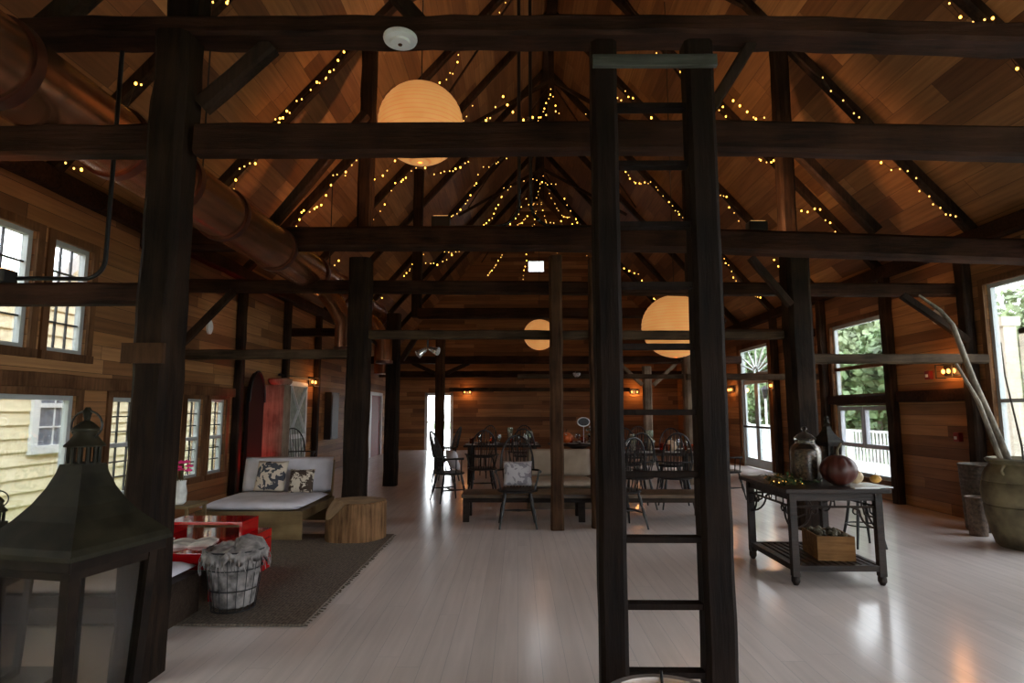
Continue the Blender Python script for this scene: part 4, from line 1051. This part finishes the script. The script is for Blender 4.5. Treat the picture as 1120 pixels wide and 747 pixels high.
def pumpkin(name, loc, r, sq, mat, label, cat='pumpkin', ribs=9, stemh=.06, rz_=0):
    t = thing(name, label, cat, loc, rz_)
    m = MB(); K = 16
    prof = [(max(.004, r*math.sin(PI*k/K)), r*sq*(1-math.cos(PI*k/K))*1.0) for k in range(K+1)]
    m.lathe(prof, ribs*6, fn=lambda a, z: 1-.07*abs(math.cos(a*ribs/2))**6, cap=True).build('body', mat, t, smooth=True)
    z = 2*r*sq
    MB().tube([(0, 0, z-r*.12), (0, 0, z+stemh*.4), (stemh*.35, 0, z+stemh)], [r*.13, r*.07, r*.08], 8).build('stem', 'stem', t, smooth=True)
pumpkin('pumpkin', (1.0, 12.5, .75), .15, .75, 'orange', 'orange pumpkin on the round dining table')
pumpkin('pumpkin', (2.5, 9.95, .75), .11, .85, 'whitepumpkin', 'cream pumpkin on the dining table seen through the ladder')
t = thing('table_sign', 'oval table number sign on a thin stand beside the flowers', 'sign', (1.33, 12.2, .75))
MB().lathe([(.05, 0), (.05, .01)], 16).build('base', 'blackmetal', t); MB().tube([(0, 0, 0), (0, 0, .36)], .006, 6).build('stand', 'plate', t)
MB().tube([(.12*math.cos(2*PI*k/24), 0, .44+.085*math.sin(2*PI*k/24)) for k in range(24)], .012, 6, closed=True).build('oval_rim', 'plate', t)
MB().lathe([(.115, -.006), (.115, .006)], 24).build('plaque', 'black', t, mtx=Matrix.Translation((1.33, 12.2, 1.19)) @ Matrix.Rotation(PI/2, 4, 'X') @ Matrix.Diagonal((1, .7, 1, 1)))
t = thing('flower_arrangement', 'loose greenery and pale flowers on round dining table', 'flowers', (1.5, 12.35, .75))
MB().lathe([(.06, 0), (.07, .14), (.06, .14), (.05, .01)], 16).build('vase', 'tumbler', t, smooth=True)
m = MB()
for k in range(60):
    a = random.random()*2*PI; b = random.random(); p = V((.16*b*math.cos(a), .16*b*math.sin(a), .16+.16*random.random())); u = V((random.uniform(-1, 1), random.uniform(-1, 1), random.uniform(-1, 1))).normalized()*.03; v = u.orthogonal().normalized()*.012
    m.quad(p-u, p+v, p+u, p-v)
m.build('foliage', 'leaf', t)
m = MB()
for k in range(12):
    a = random.random()*2*PI; m.ball((.13*math.cos(a)*random.random(), .13*math.sin(a)*random.random(), .22+.12*random.random()), .022, sub=1)
m.build('blossoms', 'plate', t)

t = thing('low_stool', 'dark low stool with thin splayed legs behind right end of the console table', 'stool', (3.62, 6.5, 0))
MB().lathe([(.17, .50), (.19, .51), (.19, .525), (.17, .535)], 28).build('seat', 'black', t, smooth=True)
for k in range(4):
    a = R(45+90*k); MB().tube([(.11*math.cos(a), .11*math.sin(a), .505), (.15*math.cos(a), .15*math.sin(a), .25), (.21*math.cos(a), .21*math.sin(a), 0)], [.014, .016, .011], 8).build('leg', 'black', t, smooth=True)
MB().tube([(.155*math.cos(2*PI*k/24), .155*math.sin(2*PI*k/24), .22) for k in range(24)], .008, 6, closed=True).build('ring_stretcher', 'black', t, smooth=True)
# ------------------------------------------------------------------ console table (right)
TX0, TX1, TY0, TY1, TZ = 2.23, 2.99, 5.05, 6.0, .77
t = thing('console_table', 'square dark wooden table with fretwork corners and a slatted low shelf', 'table', ((TX0+TX1)/2, (TY0+TY1)/2, 0))
cx, cy = (TX1-TX0)/2, (TY1-TY0)/2
MB().box((-cx-.05, -cy-.05, TZ-.035), (cx+.05, cy+.05, TZ)).build('tabletop', 'tablewood', t, bevel=.008)
for sx in (-1, 1):
    for sy in (-1, 1):
        x, y = sx*(cx-.03), sy*(cy-.03)
        MB().box((x-.028, y-.028, .07), (x+.028, y+.028, TZ-.035)).lathe([(.018, 0), (.034, .03), (.034, .06), (.026, .075)], 12, (x, y, 0)).build('leg', 'tablewood', t)
m = MB()
for s in (-1, 1):
    m.box((-cx, s*(cy-.03)-.012, TZ-.10), (cx, s*(cy-.03)+.012, TZ-.035)); m.box((s*(cx-.03)-.012, -cy, TZ-.10), (s*(cx-.03)+.012, cy, TZ-.035))
m.build('apron', 'tablewood', t)
m = MB()
def fret(o, ux, L_):
    o = V(o); ux = V(ux); z = V((0, 0, 1)); P = lambda a, b: o+ux*a+z*b
    m.tube([P(0, -.05), P(L_, -.05)], .010, 6)
    for e, s in ((0, 1), (L_, -1)):
        m.tube([P(e, -.22)]+[P(e+s*.13*math.sin(a), -.22+.0+.14*(1-math.cos(a))) for a in [PI/2*k/5 for k in range(1, 6)]]+[P(e+s*.2, -.05)], .009, 6)
        m.tube([P(e, -.14), P(e+s*.09, -.11), P(e+s*.10, -.05)], .008, 6)
        m.tube([P(e+s*(.16+.025*math.cos(2*PI*k/10)), -.085+.025*math.sin(2*PI*k/10)) for k in range(10)], .007, 5, closed=True)
    for k in range(1, 6): m.tube([P(L_*k/6, 0), P(L_*k/6, -.05)], .007, 5)
for s in (-1, 1):
    fret((-cx+.05, s*(cy-.03), TZ-.10), (1, 0, 0), 2*cx-.10); fret((s*(cx-.03), -cy+.05, TZ-.10), (0, 1, 0), 2*cy-.1)
m.build('fretwork', 'tablewood', t)
m = MB()
for s in (-1, 1): m.box((-cx+.03, s*(cy-.03)-.02, .11), (cx-.03, s*(cy-.03)+.02, .155)); m.box((s*(cx-.03)-.02, -cy+.03, .11), (s*(cx-.03)+.02, cy-.03, .155))
m.build('shelf_frame', 'tablewood', t)
for k in range(11):
    x = -cx+.075+(2*cx-.15)*k/10; MB().box((x-.018, -cy+.05, .125), (x+.018, cy-.05, .148)).build('shelf_slat', 'tablewood', t)
# wooden trug on the shelf
t = thing('wooden_trug', 'rustic orange-brown wooden box on the slatted shelf', 'box', (2.72, 5.45, .148), R(-8))
m = MB(); w_, d_, h_ = .15, .2, .2
m.box((-w_, -d_, 0), (w_, d_, .015)); m.box((-w_, -d_, .015), (-w_+.015, d_, h_)); m.box((w_-.015, -d_, .015), (w_, d_, h_)); m.box((-w_+.015, -d_, .015), (w_-.015, -d_+.015, h_)); m.box((-w_+.015, d_-.015, .015), (w_-.015, d_, h_)); m.build('body', 'trug', t)
m = MB()
for k in range(24): m.ball((random.uniform(-.11, .11), random.uniform(-.16, .16), random.uniform(.16, .21)), .028, sub=1)
o = m.build('pinecones', 'stem'); o.location = (2.72, 5.45, .148); o.rotation_euler = (0, 0, R(-8)); tag(o, 'dark pine cones heaped in the wooden box on shelf', 'pine cones', kind='stuff')

# glass jar
t = thing('glass_jar', 'big lidded glass jar on the console table', 'jar', (2.63, 5.58, TZ))
MB().lathe([(.10, 0), (.125, .01), (.132, .05), (.132, .27), (.12, .31), (.085, .34), (.085, .37), (.08, .37), (.08, .34), (.112, .305), (.126, .27), (.126, .05), (.11, .016)], 32).build('body', 'jar', t, smooth=True)
MB().lathe([(.09, .37), (.095, .385), (.06, .42), (.02, .44), (.014, .45), (.028, .47), (.02, .49), (.004, .495)], 24).build('lid', 'jar', t, smooth=True)
o = MB().lathe([(.11, .018), (.123, .05), (.123, .25), (.09, .28), (.03, .29)], 28, fn=lambda a, z: 1+.02*math.sin(a*9+z*60)).build('jar_filling', 'corks', smooth=True); o.location = (2.63, 5.58, TZ); tag(o, 'dark brown dried filling inside the glass jar', 'dried filling', kind='stuff')

# ------------------------------------------------------------------ metal lantern model
def metal_lantern(s=1.0, glass='lampglass'):
    """total height ~1.02 for s=1, square roof .34 wide, origin at base centre"""
    t = thing('metal_lantern', 'x', 'lantern')
    H0, H1 = .03, .57   # body glass from H0 to H1
    wt, wb = .135, .115
    B = lambda: MB()
    m = MB(); m.box((-wb-.015, -wb-.015, 0), (wb+.015, wb+.015, H0)); m.build('base', 'lanternbody', t, bevel=.004)
    for sx in (-1, 1):
        for sy in (-1, 1): MB().bar((sx*wb, sy*wb, H0), (sx*wt, sy*wt, H1), .031, .031).build('corner_post', 'lanternbody', t)
    m = MB(); m2 = MB()
    for k in range(4):
        a = PI/2*k; c, s_ = math.cos(a), math.sin(a)
        def P(x, y, z): return (x*c-y*s_, x*s_+y*c, z)
        m.bar(P(-wt, -wt, H1-.012), P(wt, -wt, H1-.012), .022, .03)
        m2.bar(P(-wb, -wb, H0+.01), P(wb, -wb, H0+.01), .02, .022)
    m.build('top_rail', 'lanternbody', t); m2.build('bottom_rail', 'lanternbody', t)
    for k in range(4):
        a = PI/2*k; c, s_ = math.cos(a), math.sin(a)
        def P(x, y, z): return (x*c-y*s_, x*s_+y*c, z)
        o = MB().quad(P(-wb, -wb, H0+.01), P(wb, -wb, H0+.01), P(wt, -wt, H1-.02), P(-wt, -wt, H1-.02)); o.build('glass_pane', glass, t)
    # fascia
    m = MB(); f = .168
    m.box((-f, -f, H1), (f, f, H1+.035)); m.build('fascia', 'lanternbody', t, bevel=.005)
    # concave pyramid roof
    prof = [(.178, 0), (.177, .012), (.168, .028), (.145, .052), (.112, .088), (.084, .128), (.062, .172), (.047, .215), (.042, .24)]
    m = MB(); rings = []
    for r, z in prof: rings.append([m.bm.verts.new((r*sx, r*sy, H1+.035+z*1.1)) for sx, sy in ((-1, -1), (1, -1), (1, 1), (-1, 1))])
    for a, b in zip(rings, rings[1:]):
        for k in range(4): m.bm.faces.new((a[k], a[(k+1) % 4], b[(k+1) % 4], b[k]))
    m.bm.faces.new(rings[0][::-1]); m.bm.faces.new(rings[-1]); m.build('roof', 'lanternmetal', t)
    z0 = H1+.035+.264
    m = MB()
    for k in range(12):
        a = 2*PI*k/12; m.tube([(.040*math.cos(a), .040*math.sin(a), z0), (.040*math.cos(a), .040*math.sin(a), z0+.055)], .006, 6)
    m.lathe([(.046, -.004), (.046, .004)], 20, (0, 0, z0)); m.build('vent_gallery', 'lanternmetal', t)
    MB().lathe([(.054, 0), (.055, .005), (.044, .018), (.033, .035), (.031, .05), (.036, .052), (.036, .06), (.02, .078), (.008, .086), (.011, .105), (.014, .115), (.006, .13)], 24, (0, 0, z0+.055)).build('cap', 'lanternmetal', t, smooth=True).scale = (1, 1, 1)
    MB().tube([(.058*math.cos(a), 0, z0+.125+.048*math.sin(a)) for a in [2*PI*k/28 for k in range(28)]], .0035, 6, closed=True).build('ring_handle', 'blackmetal', t, smooth=True)
    MB().lathe([(.045, H0+.001), (.045, H0+.13), (.04, H0+.135), (.004, H0+.125)], 20).build('candle', 'candle', t, smooth=True)
    return t
ml = metal_lantern()
LS = 1.0
BX, BY, BZ = -1.435, 2.0, .36
place(ml, False, 'big dark metal lantern in the near left foreground', (BX, BY, BZ), R(-12), 'dark metal lanterns').scale = (1.08, 1.08, 1)
_m = place(ml, True, 'second dark metal lantern, cut off at the far left edge of the photo', (-2.055, 2.4, .36), R(12), 'dark metal lanterns', .70)
place(ml, True, 'small dark metal lantern on the console table behind the jar', (2.97, 5.84, TZ), R(20), 'dark metal lanterns', .56)
t = thing('lantern_table', 'low dark side table carrying the two big lanterns at left', 'table', (-1.75, 1.98, 0))
MB().box((-.80, -.25, .32), (.48, .19, .36)).box((-.80, .19, .32), (-.08, .6, .36)).build('tabletop', 'darkwood', t)
for x, y in ((-.78, -.23), (.40, -.23), (.40, .12), (-.78, .53)):
    if 1: MB().box((x, y, 0), (x+.05, y+.05, .32)).build('leg', 'darkwood', t)

pumpkin('pumpkin', (2.77, 5.29, TZ), .15, .86, 'pumpkin', 'large dark red pumpkin on the console table in front of the jar', stemh=.10)
pumpkin('gourd', (2.97, 5.50, TZ+.012), .075, .95, 'gourd', 'orange round gourd at the back of the console table beside the pumpkin', 'gourd', 8, .03)
pumpkin('gourd', (2.93, 5.32, TZ+.012), .06, .95, 'gourdpale', 'pale cream gourd right beside the dark pumpkin', 'gourd', 8, .03)
pumpkin('gourd', (3.03, 5.20, TZ+.03), .045, .75, 'gourd', 'small yellow gourd lying on the white platter', 'gourd', 8, .02)
t = thing('platter', 'white rectangular platter at right end of the console table', 'platter', (2.93, 5.2, TZ+.0), R(6))
MB().box((-.13, -.14, 0), (.16, .18, .012)).build('dish', 'plate', t, bevel=.004)
t = thing('paper_stack', 'folded pale napkin lying at the front edge of the console table', 'napkin', (2.86, 5.09, TZ+.0), R(-4)); MB().box((-.09, -.05, 0), (.11, .03, .008)).build('fold', 'plate', t, bevel=.002)
# greenery with lights on the table
t = thing('leaf_garland', 'dark green leaf garland with tiny orange lights at left of the jar', 'garland', (2.33, 5.38, TZ))
m = MB(); m2 = MB()
for k in range(230):
    p = V((random.gauss(0, .07), random.gauss(0, .14), .008+abs(random.gauss(0, .03)))); p.x = max(-.16, min(.22, p.x)); p.y = max(-.32, min(.3, p.y))
    u = V((random.uniform(-1, 1), random.uniform(-1, 1), random.uniform(-.1, .6))).normalized()*.034; v = u.cross(V((0, 0, 1))).normalized()*.012
    (m if k % 5 else m2).quad(p-u, p+v, p+u, p-v)
m.build('leaves', 'leaf', t); m2.build('autumn_leaves', 'leafyellow', t)
for k in range(7): MB().ball((random.uniform(-.1, .15), random.uniform(-.28, .0), .025), .0045, sub=1).build('bulb', 'bulbdim', t)

# ------------------------------------------------------------------ urn, baskets, branches at right wall
UX, UY = 5.32, 6.42
t = thing('clay_urn', 'large mossy clay urn at the right edge holding bare branches', 'urn', (UX, UY, 0))
MB().lathe([(.28, 0), (.31, .03), (.345, .15), (.38, .30), (.395, .42), (.385, .43), (.40, .46), (.41, .56), (.395, .66), (.385, .67), (.39, .69), (.36, .78), (.32, .83), (.31, .85), (.34, .88), (.345, .90), (.32, .915), (.29, .88), (.28, .82), (.32, .72), (.33, .5), (.25, .1)], 40, fn=lambda a, z: 1+.01*math.sin(a*3+z*7)).build('body', 'urn', t, smooth=True)
for a in (R(200), R(20)):
    c, s = math.cos(a), math.sin(a); MB().tube([((.335+.06*math.sin(PI*k/8))*c, (.335+.06*math.sin(PI*k/8))*s, .74+.11*k/8) for k in range(9)], .013, 8).build('handle', 'urn', t, smooth=True)
t = thing('branch', 'thick pale bent branch leaning left out of the urn against the wall', 'branch', (UX, UY, 0))
MB().tube([(-.02, .0, .25), (-.10, .1, .88), (-.10, .28, 1.3), (-.09, .5, 1.75), (-.06, .8, 2.44), (-.16, .84, 2.62), (-.38, .88, 2.82)], [.034, .034, .034, .032, .030, .024, .016], 10).build('stem', 'birch', t, smooth=True)
t = thing('branch', 'second pale branch close behind the thick bent one', 'branch', (UX, UY, 0))
MB().tube([(-.03, .1, .25), (-.17, .12, .9), (-.17, .35, 1.5), (-.20, .6, 1.95)], [.03, .028, .024, .016], 8).build('stem', 'birch', t, smooth=True)
for i, (dx, dy, h, lb) in enumerate(((.35, -.1, 2.0, 'thin dark twig leaning right in the urn, tallest'), (.18, .1, 1.75, 'thin dark twig in the middle of the urn'), (.5, .0, 1.6, 'thin dark twig leaning far right in the urn'), (-.02, .15, 2.15, 'thin upright dark twig before the big window'), (.28, .2, 1.5, 'short dark twig leaning right in the urn'))):
    t = thing('twig', lb, 'twig', (UX, UY, 0)); MB().tube([(dx*.1, dy*.1, .3), (dx*.4+.03, dy*.4, .3+(h-.3)*.4), (dx*.75-.02, dy*.8, .3+(h-.3)*.8), (dx, dy, h)], [.012, .011, .008, .004], 6).build('stem', 'twig', t, smooth=True)
def ribbed(x, y, r, h, mat, lb):
    t = thing('wicker_basket', lb, 'basket', (x, y, 0)); K = int(h/.022)
    prof = [(r*(.88+.12*k/K)*(1+.018*(k % 2)), h*k/K) for k in range(K+1)]
    MB().lathe([(r*.3, .002)]+prof+[(r*1.03, h+.004), (r*.97, h+.006), (r*.94, h-.02), (r*.75, .03)], 36).build('body', mat, t, smooth=False)
    MB().tube([(r*1.0*math.cos(2*PI*k/32), r*1.0*math.sin(2*PI*k/32), h+.004) for k in range(32)], .012, 8, closed=True).build('rim', mat, t, smooth=True)
ribbed(5.58, 7.36, .245, .76, 'basket', 'tall dark ribbed basket between the right wall and the urn')
ribbed(5.24, 7.06, .10, .42, 'basketlite', 'short brown ribbed basket in front of the tall basket')

# tub with fairy lights near bottom edge
t = thing('round_tub', 'round grey metal tub at the bottom edge in front of the ladder', 'tub', (.56, 2.40, 0), )
M['greytub'] = plain('galvanised_metal', (.30, .27, .25), .4, .5)
MB().lathe([(.21, 0), (.215, .01), (.235, .29), (.247, .30), (.247, .313), (.222, .311), (.218, .295), (.20, .02)], 48).build('body', 'greytub', t, smooth=True)
MB().lathe([(.005, .25), (.1, .26), (.212, .25)], 32, cap=True).build('moss_fill', 'urn', t, smooth=True)
for k in range(26):
    a = random.random()*2*PI; r = .18*math.sqrt(random.random()); MB().ball((r*math.cos(a), r*math.sin(a), .27), .008, sub=1).build('bulb', 'bulbdim', t)
MB().tube([(.02, .1, .25), (.03, .2, .30), (.035, .235, .33)], .006, 6).build('plug_wire', 'blackmetal', t)

# ------------------------------------------------------------------ outdoors
gd = MB().box((-60, -40, -.55), (80, 90, -.35)).build('ground', 'grass'); tag(gd, kind='structure')
pt = MB().box((-9, 22.4, -.3), (8, 50, -.06)).build('outdoor_patio', 'patio'); tag(pt, kind='structure')
dk = MB().box((-26, -9.9, -.30), (14, -6.05, -.05)).build('outdoor_deck', 'deck', mtx=frame((0, 14, 0), (0, 1, 0), (-1, 0, 0))); tag(dk, kind='structure')
# neighbour house: clapboards with a white sash window
HX = -7.4
hs = thing('neighbour_house', 'pale yellow clapboard house outside the left windows', 'house', (HX, 8, -.4))
m = MB()
z = -.4; k = 0
def top(y): return 3.15+max(0, (y-9.2))*.75 if y > 9.2 else 3.15
while z < 3.3:
    m.poly([(HX, -6, z), (HX+.032, -6, z), (HX+.008, -6, z+.205), (HX, -6, z+.205)], (0, 30, 0)); z += .2
o = m.build('clapboard_wall', 'siding'); o.parent = hs; o.matrix_parent_inverse = Matrix.Translation(hs.location).inverted()
m = MB(); z = 3.2
while z < 6:
    y0 = 9.0+(z-3.2)/1.0; m.poly([(HX, y0, z), (HX+.032, y0, z), (HX+.01, y0+.2, z+.205), (HX, y0+.2, z+.205)], (0, 24-y0, 0)); z += .2
o = m.build('gable_wall', 'siding'); o.parent = hs; o.matrix_parent_inverse = Matrix.Translation(hs.location).inverted()
o = MB().bar((HX+.1, 8.9, 3.2), (HX+.1, 12, 6.3), .2, .2).build('rake_board', 'white'); o.parent = hs; o.matrix_parent_inverse = Matrix.Translation(hs.location).inverted()
def hp(o): o.parent = hs; o.matrix_parent_inverse = Matrix.Translation(hs.location).inverted()
wy0, wy1, wz0, wz1 = 9.07, 10.6, .75, 2.3
m = MB(); f = .13
m.box((HX+.01, wy0, wz0), (HX+.07, wy0+f, wz1)); m.box((HX+.01, wy1-f, wz0), (HX+.07, wy1, wz1)); m.box((HX+.01, wy0, wz0), (HX+.08, wy1, wz0+f)); m.box((HX+.01, wy0, wz1-f), (HX+.07, wy1, wz1)); m.box((HX+.02, wy0+f, 1.46), (HX+.06, wy1-f, 1.53))
for k in range(1, 4): yy = wy0+f+(wy1-wy0-2*f)*k/4; m.box((HX+.03, yy-.012, wz0), (HX+.05, yy+.012, wz1))
for zz in (1.16, 1.8): m.box((HX+.03, wy0, zz-.012), (HX+.05, wy1, zz+.012))
w1 = m.build('window', 'white'); hp(w1)
pn = MB().box((HX+.033, wy0+.1, wz0+.1), (HX+.038, wy1-.1, wz1-.1)).build('pane', plain('house_window_glass', (.18, .2, .24), .15)); pn.parent = w1; pn.matrix_parent_inverse = Matrix.Translation(hs.location).inverted()@Matrix.Identity(4); pn.matrix_parent_inverse = Matrix.Identity(4)
# white railing on the deck
def railing(p0, p1, lb):
    p0, p1 = V(p0), V(p1); t = thing('deck_railing', lb, 'railing', p0); d = p1-p0
    m = MB(); m.bar((0, 0, .92), d+V((0, 0, .92)), .07, .06); m.build('top_rail', 'white', t); MB().bar((0, 0, .08), d+V((0, 0, .08)), .05, .05).build('bottom_rail', 'white', t)
    n = int(d.length/.16); m = MB()
    for k in range(n+1):
        q = d*(k/n); m.bar(q+V((0, 0, .05)), q+V((0, 0, .92)), .036 if k % 12 else .1)
    m.build('balusters', 'white', t)['kind'] = 'stuff'
railing((9.4, -2, -.05), (9.4, 27, -.05), 'white baluster railing along the outdoor deck')
t = thing('porch_post', 'cream square porch column outside the big right window', 'column', (8.1, 9.95, -.05))
MB().box((-.11, -.11, 0), (.11, .11, 3.0)).box((-.15, -.15, 0), (.15, .15, .2)).box((-.15, -.15, 2.85), (.15, .15, 3.0)).build('shaft', 'cream', t, bevel=.006)
t = thing('porch_wing', 'grey panelled porch wing with cream beam outside the big right window', 'building', (7.9, 8.45, -.05))
MB().box((.3, -.9, 0), (.4, 1.2, 2.75)).build('panel_wall', 'greywall', t)
MB().box((.26, -.95, 0), (.44, -.8, 2.8)).box((.26, 1.1, 0), (.44, 1.3, 2.8)).box((.26, -.9, 2.7), (.44, 1.3, 2.8)).build('trim', 'cream', t)
t = thing('garden_lamp_post', 'white lamp post outside the fan-light door', 'lamp post', (8.7, 21.2, -.05))
MB().tube([(0, 0, 0), (0, 0, 1.9)], .04, 10).build('pole', 'white', t); MB().lathe([(.06, 1.9), (.12, 2.2), (.15, 2.22), (.02, 2.36)], 12).build('lamp_head', 'blackmetal', t)
t = thing('patio_table', 'round white patio table on the deck outside the tall window', 'table', (7.6, 12.3, -.05))
MB().lathe([(.55, .7), (.56, .72), (.55, .74)], 32).build('tabletop', 'white', t, smooth=True); MB().lathe([(.25, 0), (.05, .05), (.04, .7)], 16).build('pedestal', 'white', t, smooth=True)
def tree(x, y, h, r, mat, lb):
    t = thing('deciduous_tree', lb, 'tree', (x, y, -.4), group='trees beyond the deck')
    MB().tube([(0, 0, 0), (.1, 0, h*.3), (0, .1, h*.62)], [.18, .13, .06], 8).build('trunk', 'bark', t, smooth=True)
    m = MB(); rnd = random.Random(int(x*31+y*7))
    cl = []
    while len(cl) < 34:
        p = V((rnd.uniform(-1, 1), rnd.uniform(-1, 1), rnd.uniform(-1, 1)))
        if p.length < 1: cl.append((V((p.x*r*.75, p.y*r*.75, h*.52+p.z*h*.42)), r*rnd.uniform(.28, .42)))
    for c, cr in cl:
        for k in range(190):
            n = V((rnd.gauss(0, 1), rnd.gauss(0, 1), rnd.gauss(0, 1))).normalized(); p = c+n*cr*rnd.uniform(.6, 1.05)
            u = V((rnd.uniform(-1, 1), rnd.uniform(-1, 1), rnd.uniform(-1, 1))).normalized()*.17; v = u.cross(n).normalized()*.11
            m.quad(p-u, p+v, p+u, p-v)
    m.build('crown', mat, t)
for i, (x, y, h, r, mt, lb) in enumerate(((16.5, 14.6, 5.6, 2.3, 'tree', 'green tree beyond the big right window, right one'), (18.0, 21.0, 6.0, 2.5, 'tree2', 'pale green tree beyond the big right window, left one'), (12.6, 21.4, 4.8, 1.9, 'tree', 'green tree beyond the tall window, nearest one'), (15.2, 27, 7.2, 2.8, 'tree2', 'pale green tree beyond the tall window, farther one'), (13.2, 33.5, 6.0, 2.5, 'tree', 'green tree beyond the fan-light door, nearer one'), (15.5, 40, 8, 3.0, 'tree2', 'pale tree beyond the fan-light door, farther one'))):
    tree(x, y, h, r, mt, lb)
# tent-like white diagonal seen outside
t = thing('deck_awning_frame', 'white slanting awning strut on the deck outside the tall window', 'awning', (8.8, 12.6, -.05))
MB().bar((0, -.6, .9), (0, .8, 2.1), .06).build('strut', 'cream', t)

# ------------------------------------------------------------------ lights
def spot(loc, target, energy, col, size=R(80), blend=.8, r=.05):
    l = bpy.data.lights.new('spot', 'SPOT'); l.energy = energy; l.color = col; l.spot_size = size; l.spot_blend = blend; l.shadow_soft_size = r
    o = bpy.data.objects.new('spot', l); C.objects.link(o); o.location = loc
    o.rotation_euler = (V(target)-V(loc)).to_track_quat('-Z', 'Y').to_euler(); return o
WARM = (1, .58, .28)
spot((-2.4, 3.45, 3.85), (-2.2, 5.0, 6.0), 24, WARM, R(130))
spot((3.3, 3.45, 3.75), (3.2, 5.2, 6.2), 20, WARM, R(130))
spot((-.93, 7.08, 3.80), (-2.8, 9.5, 6.0), 115, (1, .42, .17), R(110))
spot((-.93, 7.08, 3.82), (.2, 10.5, 8.0), 62, WARM, R(120))
spot((2.9, 7.08, 3.74), (4.6, 9.5, 5.2), 85, (1, .48, .22), R(120))
spot((2.9, 7.08, 3.76), (1.6, 8.0, 8.0), 55, WARM, R(120))
spot((-3.02, 3.36, 2.25), (-3.6, 5.2, 4.6), 18, (1, .42, .14), R(120))
spot((XL+.35, 9.68, .17), (XL-.1, 9.72, 2.3), 60, (1, .015, .01), R(75))
spot((XL+.3, 10.12, .17), (XL-.15, 10.15, 1.9), 26, (1, .015, .01), R(70))
# sky light portals at the glazed openings
def portal(loc, rot, sx, sy):
    l = bpy.data.lights.new('portal', 'AREA'); l.shape = 'RECTANGLE'; l.size = sx; l.size_y = sy
    l.cycles.is_portal = True
    o = bpy.data.objects.new('portal', l); C.objects.link(o); o.location = loc; o.rotation_euler = rot
for a in (R_DOOR, R_WIN, R_BIG, R_BIG2): portal((XR+.13, (a[0]+a[2])/2, (a[1]+a[3])/2), Euler((0, R(90), 0)), a[3]-a[1], a[2]-a[0])
for a in L_UP+L_LOW+[L_BACK, L_FAR]: portal((XL-.13, (a[0]+a[2])/2, (a[1]+a[3])/2), Euler((0, R(-90), 0)), a[3]-a[1], a[2]-a[0])
portal((3.1, YF-.13, 1.15), Euler((R(90), 0, 0)), 3.6, 2.1)
portal((-2.9, YB+.12, 1), Euler((R(-90), 0, 0)), 1.0, 2)

wd = bpy.data.worlds.new('World'); bpy.context.scene.world = wd; wd.use_nodes = True
nt = wd.node_tree; bg = nt.nodes['Background']
tc = N(nt, 'ShaderNodeTexCoord'); sx = N(nt, 'ShaderNodeSeparateXYZ'); L(nt, tc.outputs['Generated'], sx.inputs[0])
L(nt, ramp(nt, sx.outputs['Z'], [(0, (.95, .97, 1.0)), (.6, (.84, .91, 1.0))]), bg.inputs['Color']); bg.inputs['Strength'].default_value = 7.8

# ------------------------------------------------------------------ camera
F = 655.; TH = math.atan(76.5/F); YW = math.atan(6/F/math.cos(TH))
cd = bpy.data.cameras.new('camera'); cam = bpy.data.objects.new('camera', cd); C.objects.link(cam)
cam.location = (0, 0, 1.4); cam.rotation_euler = (PI/2+TH, 0, YW)
cd.sensor_width = 36; cd.lens = F/1120*36; cd.clip_start = .05; cd.clip_end = 300
sc = bpy.context.scene; sc.camera = cam
sc.view_settings.view_transform = 'Standard'; sc.view_settings.look = 'None'; sc.view_settings.exposure = .30; sc.view_settings.gamma = 1
sc.view_settings.use_curve_mapping = False
sc.cycles.use_light_tree = True
